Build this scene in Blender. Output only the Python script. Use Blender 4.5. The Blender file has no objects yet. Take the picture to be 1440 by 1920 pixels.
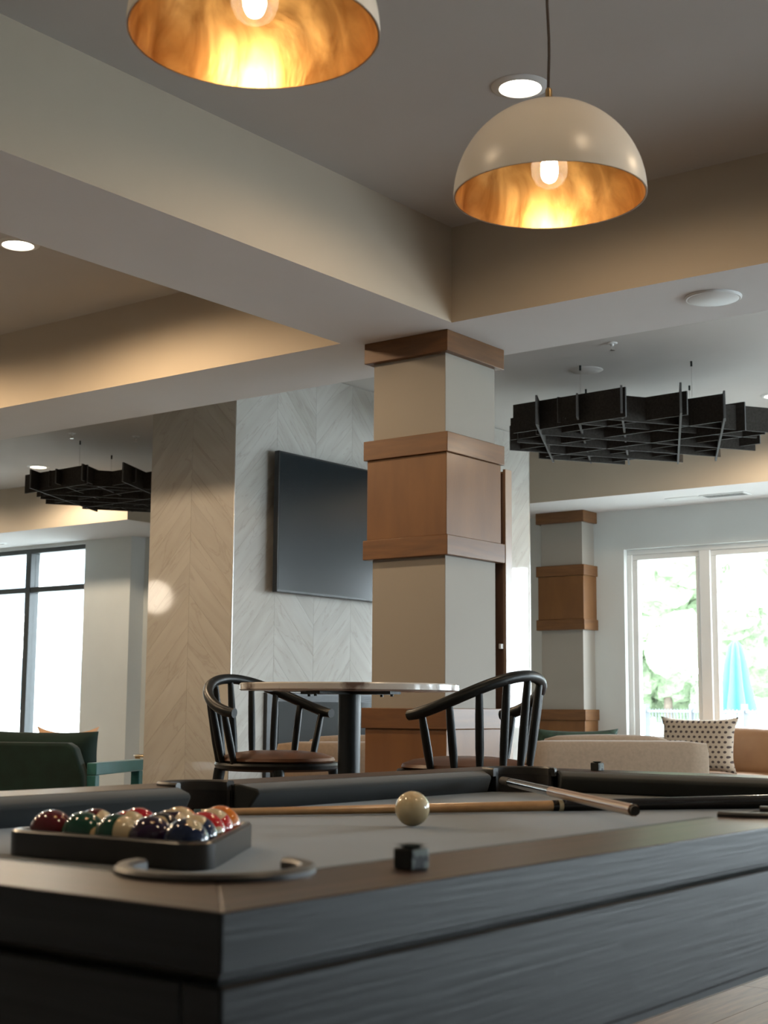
import bpy, bmesh, math, random
from mathutils import Vector, Matrix
random.seed(7)
PI = math.pi
S = bpy.context.scene
C = S.collection

# ------------------------------------------------------------------ camera
# room axes: X runs away to the right, Y runs away to the left, Z up; camera at eye height behind the table corner
cam_d = bpy.data.cameras.new('camera')
cam = bpy.data.objects.new('camera', cam_d); C.objects.link(cam)
right = Vector((0.605108, -0.796113, 0.006967)); down = Vector((0.112551, 0.076878, -0.990667)); fwd = Vector((0.788147, 0.600245, 0.136123))
R3 = Matrix((right, -down, -fwd)).transposed()
cam.matrix_world = Matrix.Translation((0, 0, 0.945)) @ R3.to_4x4()
cam_d.sensor_fit = 'VERTICAL'; cam_d.sensor_height = 36.0; cam_d.sensor_width = 27.0
cam_d.lens = 2679.0 / 1920.0 * 36.0
cam_d.clip_start = 0.05; cam_d.clip_end = 300
cam_d.dof.use_dof = True; cam_d.dof.focus_distance = 4.6; cam_d.dof.aperture_fstop = 9.0
S.camera = cam

# ------------------------------------------------------------------ world, exposure
W = bpy.data.worlds.new('overcast_sky'); S.world = W; W.use_nodes = True
bg = W.node_tree.nodes['Background']; bg.inputs[0].default_value = (0.79, 0.92, 1.0, 1); bg.inputs[1].default_value = 28.0
S.view_settings.view_transform = 'Standard'; S.view_settings.look = 'None'
S.view_settings.gamma = 1.0; S.view_settings.use_curve_mapping = False
S.view_settings.exposure = -0.20
S.cycles.use_denoising = True
S.cycles.sample_clamp_indirect = 6.0
S.cycles.max_bounces = 10; S.cycles.diffuse_bounces = 6; S.cycles.transparent_max_bounces = 12
WARM = (1.0, 0.73, 0.46)

def portal(x, y, z, sx, sz, rot):
    # marks a window opening for the sky sampler; adds no light of its own
    l = bpy.data.lights.new('window_daylight', 'AREA'); l.shape = 'RECTANGLE'; l.size = sx; l.size_y = sz; l.cycles.is_portal = True
    o = bpy.data.objects.new('window_daylight', l); C.objects.link(o); o.location = (x, y, z); o.rotation_euler = rot
    return o
FACE_NX = (PI/2, 0, -PI/2)      # light heading to -X
FACE_PY = (PI/2, 0, PI)         # light heading to +Y
portal(11.72, 4.7, 1.5, 2.75, 1.75, (PI/2, 0, PI/2))
portal(10.52, 14.2, 1.4, 4.2, 2.5, (PI/2, 0, PI/2))
portal(11.72, -0.7, 1.5, 3.8, 1.75, (PI/2, 0, PI/2))
portal(8.6, -4.62, 1.28, 4.4, 1.76, (PI/2, 0, 0))

# ------------------------------------------------------------------ material helpers
MATS = {}
def mat(name, base, rough=0.5, metal=0.0, spec=0.5, var=0.0, vscale=8.0, stretch=(1, 1, 1), bump=0.0, bscale=None, coat=0.0, sheen=0.0, base2=None, detail=4.0, bdist=0.01, contrast=(0.3, 0.7), rot=(0,0,0)):
    m = bpy.data.materials.new(name); m.use_nodes = True; nt = m.node_tree; N = nt.nodes; L = nt.links
    b = N['Principled BSDF']
    b.inputs['Base Color'].default_value = (*base, 1); b.inputs['Roughness'].default_value = rough
    b.inputs['Metallic'].default_value = metal; b.inputs['Specular IOR Level'].default_value = spec
    b.inputs['Coat Weight'].default_value = coat; b.inputs['Coat Roughness'].default_value = 0.16
    b.inputs['Sheen Weight'].default_value = sheen
    if var > 0 or bump > 0 or base2:
        tc = N.new('ShaderNodeTexCoord'); mp = N.new('ShaderNodeMapping'); mp.inputs['Scale'].default_value = stretch; mp.inputs['Rotation'].default_value = rot
        L.new(tc.outputs['Object'], mp.inputs['Vector'])
        oi = N.new('ShaderNodeObjectInfo'); ad = N.new('ShaderNodeVectorMath'); ad.operation = 'MULTIPLY_ADD'
        cb = N.new('ShaderNodeCombineXYZ')
        for i in range(3): L.new(oi.outputs['Random'], cb.inputs[i])
        L.new(cb.outputs[0], ad.inputs[0]); ad.inputs[1].default_value = (17.3, 11.1, 7.7); L.new(mp.outputs[0], ad.inputs[2])
        n = N.new('ShaderNodeTexNoise'); n.inputs['Scale'].default_value = vscale; n.inputs['Detail'].default_value = detail
        L.new(ad.outputs[0], n.inputs['Vector'])
        if var > 0 or base2:
            r = N.new('ShaderNodeValToRGB')
            lo = base2 if base2 else tuple(c * (1 - var) for c in base); hi = base if base2 else tuple(min(1, c * (1 + var)) for c in base)
            r.color_ramp.elements[0].position = contrast[0]; r.color_ramp.elements[0].color = (*lo, 1)
            r.color_ramp.elements[1].position = contrast[1]; r.color_ramp.elements[1].color = (*hi, 1)
            L.new(n.outputs['Fac'], r.inputs['Fac']); L.new(r.outputs['Color'], b.inputs['Base Color'])
        if bump > 0:
            n2 = n
            if bscale:
                n2 = N.new('ShaderNodeTexNoise'); n2.inputs['Scale'].default_value = bscale; n2.inputs['Detail'].default_value = 3
                L.new(ad.outputs[0], n2.inputs['Vector'])
            bp = N.new('ShaderNodeBump'); bp.inputs['Strength'].default_value = bump; bp.inputs['Distance'].default_value = bdist
            L.new(n2.outputs['Fac'], bp.inputs['Height']); L.new(bp.outputs['Normal'], b.inputs['Normal'])
    MATS[name] = m
    return m

def emit(name, col, strength):
    m = bpy.data.materials.new(name); m.use_nodes = True
    b = m.node_tree.nodes['Principled BSDF']; b.inputs['Base Color'].default_value = (0.8, 0.8, 0.8, 1)
    b.inputs['Emission Color'].default_value = (*col, 1); b.inputs['Emission Strength'].default_value = strength
    return m

def thin_glass(name, tint=(1, 1, 1), fac=0.03):
    m = bpy.data.materials.new(name); m.use_nodes = True; nt = m.node_tree; N = nt.nodes; L = nt.links
    N.remove(N['Principled BSDF']); out = N['Material Output']
    t = N.new('ShaderNodeBsdfTransparent'); t.inputs[0].default_value = (*tint, 1)
    g = N.new('ShaderNodeBsdfGlossy'); g.inputs['Roughness'].default_value = 0.02
    mx = N.new('ShaderNodeMixShader'); lw = N.new('ShaderNodeLayerWeight'); lw.inputs['Blend'].default_value = 0.12
    fr = N.new('ShaderNodeMath'); fr.operation = 'MULTIPLY_ADD'; fr.inputs[1].default_value = 0.35; fr.inputs[2].default_value = fac; fr.use_clamp = True
    L.new(lw.outputs['Facing'], fr.inputs[0]); L.new(fr.outputs[0], mx.inputs[0]); L.new(t.outputs[0], mx.inputs[1]); L.new(g.outputs[0], mx.inputs[2]); L.new(mx.outputs[0], out.inputs[0])
    return m

# ------------------------------------------------------------------ geometry helpers
def new_bm(): return bmesh.new()
def box(bm, lo, hi, mtx=None):
    v = [bm.verts.new((x, y, z)) for z in (lo[2], hi[2]) for y in (lo[1], hi[1]) for x in (lo[0], hi[0])]
    for f in ((0, 2, 3, 1), (4, 5, 7, 6), (0, 1, 5, 4), (2, 6, 7, 3), (0, 4, 6, 2), (1, 3, 7, 5)): bm.faces.new([v[i] for i in f])
    if mtx is not None:
        for q in v: q.co = mtx @ q.co
    return v
def lathe(bm, prof, n=48, c=(0, 0, 0)):
    rings = []
    for r, z in prof:
        if r < 1e-6: rings.append([bm.verts.new((c[0], c[1], c[2] + z))])
        else: rings.append([bm.verts.new((c[0] + r*math.cos(2*PI*i/n), c[1] + r*math.sin(2*PI*i/n), c[2] + z)) for i in range(n)])
    for a, b in zip(rings, rings[1:]):
        for i in range(n):
            j = (i + 1) % n
            if len(a) == 1 and len(b) == 1: continue
            if len(a) == 1: bm.faces.new((a[0], b[j], b[i]))
            elif len(b) == 1: bm.faces.new((a[i], a[j], b[0]))
            else: bm.faces.new((a[i], a[j], b[j], b[i]))
def tube(bm, pts, radii, n=12, closed=False, cap=True, flat=1.0):
    pts = [Vector(p) for p in pts]
    if not hasattr(radii, '__len__'): radii = [radii] * len(pts)
    rings = []; ref = None
    for i, p in enumerate(pts):
        if closed: t = pts[(i + 1) % len(pts)] - pts[i - 1]
        else: t = pts[min(i + 1, len(pts) - 1)] - pts[max(i - 1, 0)]
        t.normalize()
        if ref is None: ref = t.orthogonal().normalized() if abs(t.z) > 0.95 else t.cross(Vector((0, 0, 1))).normalized()
        a = (ref - t * ref.dot(t)).normalized(); ref = a; b = t.cross(a)
        rings.append([bm.verts.new(p + (a * math.cos(2*PI*k/n) + b * math.sin(2*PI*k/n) * flat) * radii[i]) for k in range(n)])
    prs = list(zip(rings, rings[1:]))
    if closed: prs.append((rings[-1], rings[0]))
    for A, B in prs:
        for k in range(n): bm.faces.new((A[k], A[(k+1) % n], B[(k+1) % n], B[k]))
    if cap and not closed:
        bm.faces.new(rings[0][::-1]); bm.faces.new(rings[-1])
def prism(bm, poly, z0, z1, mtx=None):
    a = [bm.verts.new((x, y, z0)) for x, y in poly]; b = [bm.verts.new((x, y, z1)) for x, y in poly]
    bm.faces.new(a[::-1]); bm.faces.new(b)
    n = len(poly)
    for i in range(n): bm.faces.new((a[i], a[(i+1) % n], b[(i+1) % n], b[i]))
    if mtx is not None:
        for q in a + b: q.co = mtx @ q.co
def obj(name, bm, m, parent=None, smooth=False, bevel=0.0, seg=2, loc=None):
    bmesh.ops.recalc_face_normals(bm, faces=bm.faces)
    me = bpy.data.meshes.new(name); bm.to_mesh(me); bm.free()
    o = bpy.data.objects.new(name, me); C.objects.link(o)
    if isinstance(m, (list, tuple)):
        for q in m: me.materials.append(q)
    else: me.materials.append(m)
    if smooth:
        for p in me.polygons: p.use_smooth = True
        if smooth == 'auto':
            me.set_sharp_from_angle(angle=math.radians(40))
    if bevel > 0:
        md = o.modifiers.new('edge', 'BEVEL'); md.width = bevel; md.segments = seg; md.limit_method = 'ANGLE'; md.angle_limit = math.radians(35); md.harden_normals = False
        for p in me.polygons: p.use_smooth = True
        me.set_sharp_from_angle(angle=math.radians(60))
    if parent is not None: o.parent = parent
    if loc is not None: o.location = loc
    return o
def tag(o, label=None, cat=None, group=None, kind=None):
    if label: o['label'] = label
    if cat: o['category'] = cat
    if group: o['group'] = group
    if kind: o['kind'] = kind
    return o
def thing(name, label, cat, loc=(0, 0, 0), rz=0.0, group=None, kind=None):
    o = bpy.data.objects.new(name, None); C.objects.link(o); o.empty_display_size = 0.1
    o.location = loc; o.rotation_euler = (0, 0, rz)
    return tag(o, label, cat, group, kind)
def bbox(name, lo, hi, m, parent=None, bevel=0.0, smooth=False, mtx=None, seg=2):
    bm = new_bm(); box(bm, lo, hi, mtx); return obj(name, bm, m, parent, smooth, bevel, seg)
def struct(name, lo, hi, m, label, cat, bevel=0.0):
    return tag(bbox(name, lo, hi, m, None, bevel), label, cat, None, 'structure')
def pillow(bm, w, h, t, n=14, pinch=0.10, mtx=None):
    # a stuffed square cushion standing in the local XZ plane
    top = {}; bot = {}
    for i in range(n + 1):
        for j in range(n + 1):
            a = 2*i/n - 1; b = 2*j/n - 1
            e = max(0.0, (1 - a**4) * (1 - b**4)) ** 0.5
            k = 1 - pinch * (1 - abs(b)**2.5) * abs(a)**6; k2 = 1 - pinch * (1 - abs(a)**2.5) * abs(b)**6
            x = a * w/2 * k; z = b * h/2 * k2; d = t/2 * e
            top[i, j] = bm.verts.new((x, -d - 0.003, z))
            bot[i, j] = bm.verts.new((x, d + 0.003, z))
    for i in range(n):
        for j in range(n):
            bm.faces.new((top[i, j], top[i+1, j], top[i+1, j+1], top[i, j+1]))
            bm.faces.new((bot[i, j], bot[i, j+1], bot[i+1, j+1], bot[i+1, j]))
    for i in range(n):
        for (p, q) in (((i, 0), (i+1, 0)), ((i+1, n), (i, n)), ((0, i+1), (0, i)), ((n, i), (n, i+1))):
            bm.faces.new((top[p], bot[p], bot[q], top[q]))
    if mtx is not None:
        for v in bm.verts: v.co = mtx @ v.co
def puff(bm, lo, hi, bulge=0.02, n=10, r=0.35):
    # soft upholstered block: superellipsoid-like rounded box
    c = [(lo[i] + hi[i]) / 2 for i in range(3)]; s = [(hi[i] - lo[i]) / 2 for i in range(3)]
    vs = {}
    tmp = bmesh.ops.create_cube(bm, size=2.0)['verts']
    es = list({e for v in tmp for e in v.link_edges})
    bmesh.ops.subdivide_edges(bm, edges=es, cuts=n, use_grid_fill=True)
    rad = min(s) * r
    for v in bm.verts:
        if v.tag: continue
        p = [max(-1, min(1, v.co[i])) * s[i] for i in range(3)]
        q = [max(-(s[i] - rad), min(s[i] - rad, p[i])) for i in range(3)]
        d = Vector((p[0]-q[0], p[1]-q[1], p[2]-q[2]))
        if d.length > 1e-9: d = d.normalized() * rad
        u = [v.co[i] for i in range(3)]
        out = [q[0] + d.x, q[1] + d.y, q[2] + d.z]
        for i in range(3):
            j, k = (i+1) % 3, (i+2) % 3
            if abs(abs(u[i]) - 1) < 1e-4: out[i] += math.copysign(bulge * (1 - u[j]**2) * (1 - u[k]**2), u[i])
        v.co = Vector((out[0] + c[0], out[1] + c[1], out[2] + c[2])); v.tag = True

# ------------------------------------------------------------------ materials
paint = mat('wall_paint', (0.44, 0.38, 0.30), 0.75, var=0.02, vscale=3, bump=0.03, bscale=260, bdist=0.002)
soffit_white = mat('soffit_white_paint', (0.66, 0.65, 0.645), 0.8, var=0.015, vscale=3, bump=0.03, bscale=260, bdist=0.002)
paint_cool = mat('far_wall_paint', (0.59, 0.62, 0.61), 0.75, var=0.02, vscale=3, bump=0.03, bscale=260, bdist=0.002)
ceil_paint = mat('ceiling_paint', (0.50, 0.485, 0.465), 0.85, var=0.02, vscale=2, bump=0.03, bscale=240, bdist=0.002)
column_paint = mat('column_paint', (0.265, 0.242, 0.21), 0.7, var=0.02, vscale=3, bump=0.03, bscale=260, bdist=0.002)
white_trim = mat('white_trim', (0.72, 0.73, 0.72), 0.4, var=0.01, vscale=5)
black_frame = mat('black_window_frame', (0.03, 0.035, 0.037), 0.4, var=0.1, vscale=20)
stain_h = mat('stained_wood_rail', (0.165, 0.074, 0.025), 0.45, spec=0.3, var=0.0, base2=(0.10, 0.044, 0.016), vscale=5, stretch=(1, 1, 9), bump=0.05, bscale=40, contrast=(0.25, 0.75), coat=0.2)
stain_v = mat('stained_wood_panel', (0.185, 0.084, 0.027), 0.45, spec=0.3, base2=(0.125, 0.054, 0.018), vscale=3, stretch=(3, 3, 0.8), bump=0.04, bscale=40, contrast=(0.25, 0.8), coat=0.15)
oak_black = mat('black_oak', (0.014, 0.016, 0.0175), 0.42, base2=(0.003, 0.0035, 0.004), vscale=9, stretch=(0.16, 0.16, 7), bump=0.35, bscale=34, bdist=0.0012, contrast=(0.35, 0.7), detail=8, spec=0.2)
oak_rail = mat('rail_oak', (0.068, 0.036, 0.024), 0.40, base2=(0.024, 0.013, 0.009), vscale=9, stretch=(0.16, 7, 7), bump=0.12, bscale=30, bdist=0.0008, contrast=(0.3, 0.75), detail=8, spec=0.28)
oak_rail_y = mat('rail_oak_end', (0.068, 0.036, 0.024), 0.40, base2=(0.024, 0.013, 0.009), vscale=9, stretch=(7, 0.16, 7), bump=0.12, bscale=30, bdist=0.0008, contrast=(0.3, 0.75), detail=8, spec=0.28)
cloth = mat('grey_billiard_cloth', (0.064, 0.072, 0.075), 0.95, spec=0.15, var=0.10, vscale=6, bump=0.15, bscale=900, bdist=0.0008, sheen=0.40)
cushion_cloth = mat('shade_tinted_rail_cloth', (0.036, 0.042, 0.044), 0.9, spec=0.15, var=0.10, vscale=6, bump=0.15, bscale=900, bdist=0.0008, sheen=0.15)  # same cloth as the bed, darkened to paint in shade under the noses
leather_black = mat('black_pocket_leather', (0.012, 0.012, 0.013), 0.5, var=0.2, vscale=60, bump=0.2, bscale=200, bdist=0.001)
iron_grey = mat('pocket_iron', (0.026, 0.026, 0.025), 0.42, metal=0.0, var=0.15, vscale=40)
black_plastic = mat('black_rack_plastic', (0.012, 0.011, 0.010), 0.28, var=0.15, vscale=30, spec=0.55)
black_metal = mat('black_satin_metal', (0.007, 0.010, 0.010), 0.36, var=0.12, vscale=25, spec=0.35)
black_wood = mat('black_lacquer', (0.006, 0.008, 0.008), 0.38, var=0.12, vscale=25, spec=0.28)
cognac = mat('brown_leather', (0.20, 0.085, 0.038), 0.36, base2=(0.10, 0.045, 0.025), vscale=7, bump=0.15, bscale=170, bdist=0.001, contrast=(0.3, 0.7))
tan_leather = mat('tan_leather', (0.30, 0.165, 0.08), 0.45, base2=(0.23, 0.12, 0.06), vscale=4, bump=0.15, bscale=150, bdist=0.001)
beige_fab = mat('beige_upholstery', (0.25, 0.185, 0.13), 0.95, spec=0.2, var=0.08, vscale=60, bump=0.2, bscale=400, bdist=0.001, sheen=0.2)
green_velvet = mat('green_velvet', (0.003, 0.015, 0.011), 0.8, spec=0.2, var=0.25, vscale=14, sheen=0.12)
green_wood = mat('green_armrest', (0.012, 0.095, 0.092), 0.6, var=0.12, vscale=12, spec=0.3, sheen=0.3)
peach_fab = mat('peach_fabric', (0.52, 0.33, 0.21), 0.9, var=0.06, vscale=80, bump=0.2, bscale=300, bdist=0.001)
dark_green_fab = mat('dark_green_fabric', (0.012, 0.035, 0.022), 0.85, var=0.5, vscale=30, bump=0.2, bscale=200, bdist=0.001)
gold_wire = mat('gold_wire', (0.55, 0.38, 0.18), 0.3, metal=1.0, var=0.05, vscale=30)
steel = mat('brushed_steel', (0.55, 0.54, 0.52), 0.3, metal=1.0, var=0.05, vscale=30)
tv_black = mat('tv_bezel', (0.008, 0.009, 0.010), 0.35, var=0.1, vscale=20)
tv_screen = mat('tv_screen_glass', (0.008, 0.012, 0.015), 0.20, spec=0.6, var=0.05, vscale=2)
felt = mat('charcoal_baffle_felt', (0.034, 0.030, 0.026), 0.9, spec=0.2, var=0.25, vscale=70, bump=0.25, bscale=260, bdist=0.002)
felt_edge = mat('baffle_felt_edge', (0.09, 0.09, 0.09), 0.9, var=0.1, vscale=60)
shade_white = mat('cream_lacquer', (0.82, 0.75, 0.65), 0.32, var=0.015, vscale=6, spec=0.45)
brass = mat('aged_brass', (0.42, 0.30, 0.16), 0.35, metal=1.0, var=0.1, vscale=50)
cord_mat = mat('brown_fabric_cord', (0.05, 0.038, 0.03), 0.8, var=0.3, vscale=400)
plastic_white = mat('white_plastic', (0.68, 0.70, 0.70), 0.45, var=0.01, vscale=10)
floor_mat = mat('floor_planks_far', (0.33, 0.31, 0.29), 0.4, base2=(0.25, 0.235, 0.22), vscale=4, stretch=(0.8, 9, 1), contrast=(0.3, 0.7))
plank_mat = mat('floor_plank_wood', (0.16, 0.088, 0.056), 0.5, spec=0.18, base2=(0.09, 0.049, 0.032), vscale=4, stretch=(1.2, 14, 1), bump=0.08, bscale=14, bdist=0.002, contrast=(0.3, 0.7))
maple = mat('maple_shaft', (0.50, 0.30, 0.14), 0.28, var=0.10, vscale=6, stretch=(1, 12, 12), coat=0.4)
cue_black = mat('black_cue_butt', (0.006, 0.006, 0.007), 0.16, var=0.1, vscale=30, coat=0.6)
ivory = mat('ivory_ring', (0.55, 0.45, 0.28), 0.25, var=0.03, vscale=30)
rubber = mat('black_rubber', (0.008, 0.008, 0.008), 0.7, var=0.1, vscale=40)
cueball_mat = mat('ivory_cue_ball', (0.62, 0.52, 0.33), 0.08, var=0.02, vscale=20, coat=0.4)
grout = mat('tile_grout', (0.34, 0.32, 0.29), 0.8, var=0.03, vscale=30)
lens_glow = emit('downlight_lens', (1.0, 0.86, 0.66), 14.0)
lens_off = mat('downlight_lens_off', (0.75, 0.75, 0.72), 0.3, var=0.01, vscale=10)
filament = emit('bulb_filament', (1.0, 0.80, 0.52), 22.0)
glass = thin_glass('window_glass')
bulb_glass = thin_glass('bulb_glass', (1.0, 0.97, 0.92), 0.10)
_n = bulb_glass.node_tree; _t = _n.nodes.new('ShaderNodeBsdfTranslucent'); _t.inputs[0].default_value = (0.9, 0.85, 0.78, 1); _m = _n.nodes.new('ShaderNodeMixShader'); _m.inputs[0].default_value = 0.018
_o = _n.nodes['Material Output']; _src = _o.inputs[0].links[0].from_socket; _n.links.new(_src, _m.inputs[1]); _n.links.new(_t.outputs[0], _m.inputs[2]); _n.links.new(_m.outputs[0], _o.inputs[0])
globe_glow = emit('globe_glow', (1.0, 0.85, 0.68), 15.0)

def marble_tile(name, ang):
    m = bpy.data.materials.new(name); m.use_nodes = True; nt = m.node_tree; N = nt.nodes; L = nt.links; b = N['Principled BSDF']
    tc = N.new('ShaderNodeTexCoord'); mp = N.new('ShaderNodeMapping'); mp.inputs['Rotation'].default_value = (0, ang, 0)
    L.new(tc.outputs['Object'], mp.inputs[0])
    m2 = N.new('ShaderNodeMapping'); m2.inputs['Scale'].default_value = (0.55, 1, 3.2); L.new(mp.outputs[0], m2.inputs[0])
    oi = N.new('ShaderNodeObjectInfo'); cb = N.new('ShaderNodeCombineXYZ')
    for i in range(3): L.new(oi.outputs['Random'], cb.inputs[i])
    ad = N.new('ShaderNodeVectorMath'); ad.operation = 'MULTIPLY_ADD'; L.new(cb.outputs[0], ad.inputs[0]); ad.inputs[1].default_value = (31, 17, 23); L.new(m2.outputs[0], ad.inputs[2])
    n1 = N.new('ShaderNodeTexNoise'); n1.inputs['Scale'].default_value = 3.2; n1.inputs['Detail'].default_value = 6; n1.inputs['Distortion'].default_value = 0.6; L.new(ad.outputs[0], n1.inputs['Vector'])
    r1 = N.new('ShaderNodeValToRGB'); e = r1.color_ramp.elements
    e[0].position = 0.25; e[0].color = (0.36, 0.345, 0.315, 1); e[1].position = 0.7; e[1].color = (0.44, 0.43, 0.405, 1)
    L.new(n1.outputs['Fac'], r1.inputs[0])
    # thin veins: narrow band of a second noise
    n2 = N.new('ShaderNodeTexNoise'); n2.inputs['Scale'].default_value = 2.3; n2.inputs['Detail'].default_value = 5; n2.inputs['Distortion'].default_value = 1.0; L.new(ad.outputs[0], n2.inputs['Vector'])
    r2 = N.new('ShaderNodeValToRGB'); e = r2.color_ramp.elements
    e[0].position = 0.485; e[0].color = (0, 0, 0, 1); e[1].position = 0.5; e[1].color = (1, 1, 1, 1); q = e.new(0.515); q.color = (0, 0, 0, 1)
    L.new(n2.outputs['Fac'], r2.inputs[0])
    mu = N.new('ShaderNodeMath'); mu.operation = 'MULTIPLY'; mu.inputs[1].default_value = 0.30; L.new(r2.outputs[0], mu.inputs[0])
    mx = N.new('ShaderNodeMixRGB'); L.new(mu.outputs[0], mx.inputs[0]); L.new(r1.outputs[0], mx.inputs[1]); mx.inputs[2].default_value = (0.24, 0.21, 0.18, 1)
    # tile to tile shade
    hs = N.new('ShaderNodeHueSaturation'); mr = N.new('ShaderNodeMapRange'); mr.inputs[3].default_value = 0.965; mr.inputs[4].default_value = 1.03
    L.new(oi.outputs['Random'], mr.inputs[0]); L.new(mr.outputs[0], hs.inputs['Value']); L.new(mx.outputs[0], hs.inputs['Color']); L.new(hs.outputs[0], b.inputs['Base Color'])
    b.inputs['Roughness'].default_value = 0.06; b.inputs['Specular IOR Level'].default_value = 0.5
    bp = N.new('ShaderNodeBump'); bp.inputs['Strength'].default_value = 0.015; bp.inputs['Distance'].default_value = 0.01; L.new(n1.outputs['Fac'], bp.inputs['Height']); L.new(bp.outputs[0], b.inputs['Normal'])
    return m
tile_rise = marble_tile('marble_tile_rising', math.radians(45)); tile_fall = marble_tile('marble_tile_falling', math.radians(-45))
marble_top = mat('marble_table_top', (0.70, 0.67, 0.63), 0.14, base2=(0.16, 0.115, 0.095), vscale=5, stretch=(1, 1, 1), contrast=(0.37, 0.45), detail=8)

def gold_leaf():
    m = bpy.data.materials.new('gold_leaf'); m.use_nodes = True; nt = m.node_tree; N = nt.nodes; L = nt.links; b = N['Principled BSDF']
    tc = N.new('ShaderNodeTexCoord'); mp = N.new('ShaderNodeMapping'); mp.inputs['Scale'].default_value = (1.0, 1.0, 0.45); L.new(tc.outputs['Object'], mp.inputs[0])
    n = N.new('ShaderNodeTexNoise'); n.inputs['Scale'].default_value = 14; n.inputs['Detail'].default_value = 7; n.inputs['Distortion'].default_value = 1.1; L.new(mp.outputs[0], n.inputs['Vector'])
    r = N.new('ShaderNodeValToRGB'); e = r.color_ramp.elements
    e[0].position = 0.30; e[0].color = (0.28, 0.12, 0.03, 1); e[1].position = 0.72; e[1].color = (0.78, 0.48, 0.18, 1)
    L.new(n.outputs['Fac'], r.inputs[0]); L.new(r.outputs[0], b.inputs['Base Color'])
    b.inputs['Metallic'].default_value = 0.95
    r3 = N.new('ShaderNodeMapRange'); r3.inputs[3].default_value = 0.26; r3.inputs[4].default_value = 0.42; L.new(n.outputs['Fac'], r3.inputs[0]); L.new(r3.outputs[0], b.inputs['Roughness'])
    bp = N.new('ShaderNodeBump'); bp.inputs['Strength'].default_value = 0.25; bp.inputs['Distance'].default_value = 0.006; L.new(n.outputs['Fac'], bp.inputs['Height']); L.new(bp.outputs[0], b.inputs['Normal'])
    return m
gold = gold_leaf()

# ================================================================== THE ROOM
HB, HC = 2.75, 3.215
XR, XW, YR, YL, XB = 11.6, 10.42, -4.5, 16.8, -4.0
fl = tag(bbox('floor', (XB, YR, -0.2), (XR + 0.2, YL + .2, -0.012), floor_mat), 'brown wood plank floor running under the pool table', 'floor', None, 'structure')
# planks near the table, the only floor in view
pl_w, pl_l = 0.18, 1.22
me_plank = None
for row in range(30):
    y0 = -0.4 + row * pl_w
    off = (row * 0.47) % pl_l
    for k in range(6):
        x0 = 1.2 + k * pl_l - off
        if me_plank is None:
            p = bbox('plank', (0, 0, -0.012), (pl_l - 0.002, pl_w - 0.002, 0.0), plank_mat, fl); me_plank = p.data
        else:
            p = bpy.data.objects.new('plank', me_plank); C.objects.link(p); p.parent = fl
        p.location = (x0, y0, random.uniform(-0.0006, 0))
struct('ceiling', (XB, YR, HC), (XR + 0.2, YL + .2, HC + 0.2), ceil_paint, 'smooth painted ceiling above the soffit beams', 'ceiling')
def beam(name, lo, hi, label):
    o = tag(bbox(name, lo, hi, [paint, soffit_white]), label, 'beam', None, 'structure')
    for q in o.data.polygons:
        if q.normal.z < -0.5: q.material_index = 1
beam('trim_1', (XB, 3.723, HB), (5.405, 4.396, HC), 'long soffit beam running from upper left to the timber-banded column')
beam('trim_2', (5.405, YR, HB), (6.08, YL, HC), 'cross soffit beam resting on the timber-banded column')
beam('trim_3', (10.74, YR, HB), (XR, 10.35, HC), 'perimeter soffit above the white-framed window')
beam('trim_4', (9.465, 10.35, HB), (XR, YL, HC), 'perimeter soffit above the black-framed window')
beam('trim_5', (XB, -1.75, HB), (5.405, -1.05, HC), 'soffit beam on the window side of the pool table')
beam('trim_6', (-2.2, -1.05, HB), (-1.5, 3.723, HC), 'soffit beam behind the camera')
beam('trim_7', (-2.2, 4.396, HB), (-1.5, YL, HC), 'soffit beam closing the left ceiling tray')
beam('trim_8', (XB, 9.0, HB), (5.405, 9.7, HC), 'soffit beam on the far left of the ceiling tray')

def wall_y(name, x0, x1, y0, y1, holes, m, label):
    # wall slab across X x0..x1, running along Y, with window holes (ya, yb, za, zb)
    bm = new_bm(); cur = y0
    for ya, yb, za, zb in sorted(holes):
        box(bm, (x0, cur, 0), (x1, ya, HC)); box(bm, (x0, ya, 0), (x1, yb, za)); box(bm, (x0, ya, zb), (x1, yb, HC)); cur = yb
    box(bm, (x0, cur, 0), (x1, y1, HC))
    return tag(obj(name, bm, m), label, 'wall', None, 'structure')
def wall_x(name, y0, y1, x0, x1, holes, m, label):
    bm = new_bm(); cur = x0
    for xa, xb, za, zb in sorted(holes):
        box(bm, (cur, y0, 0), (xa, y1, HC)); box(bm, (xa, y0, 0), (xb, y1, za)); box(bm, (xa, y0, zb), (xb, y1, HC)); cur = xb
    box(bm, (cur, y0, 0), (x1, y1, HC))
    return tag(obj(name, bm, m), label, 'wall', None, 'structure')
wall_y('wall_far', XR, XR + 0.2, YR, 11.32, [(3.3, 6.09, 0.62, 2.39), (-2.6, 1.2, 0.62, 2.39)], paint_cool, 'pale painted far wall around the white-framed window')
wall_y('wall_bay', XW, XW + 0.2, 11.32, YL, [(12.05, 16.4, 0.12, 2.715)], paint_cool, 'pale painted wall beside the black-framed window')
struct('wall_return', (XW + 0.2, 11.12, 0), (XR + 0.2, 11.32, HC), paint_cool, 'short wall return beside the black-framed window', 'wall')
wall_x('wall_right', YR - 0.2, YR, XB, XR + 0.2, [(6.4, 10.8, 0.4, 2.16)], paint_cool, 'pale painted window wall to the right of the room')
struct('wall_left', (XB, YL, 0), (XR + 0.2, YL + 0.2, HC), paint, 'painted wall at the far left of the room', 'wall')
struct('wall_back', (XB - 0.2, YR - .2, 0), (XB, YL + .2, HC), paint, 'painted wall behind the camera', 'wall')

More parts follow.
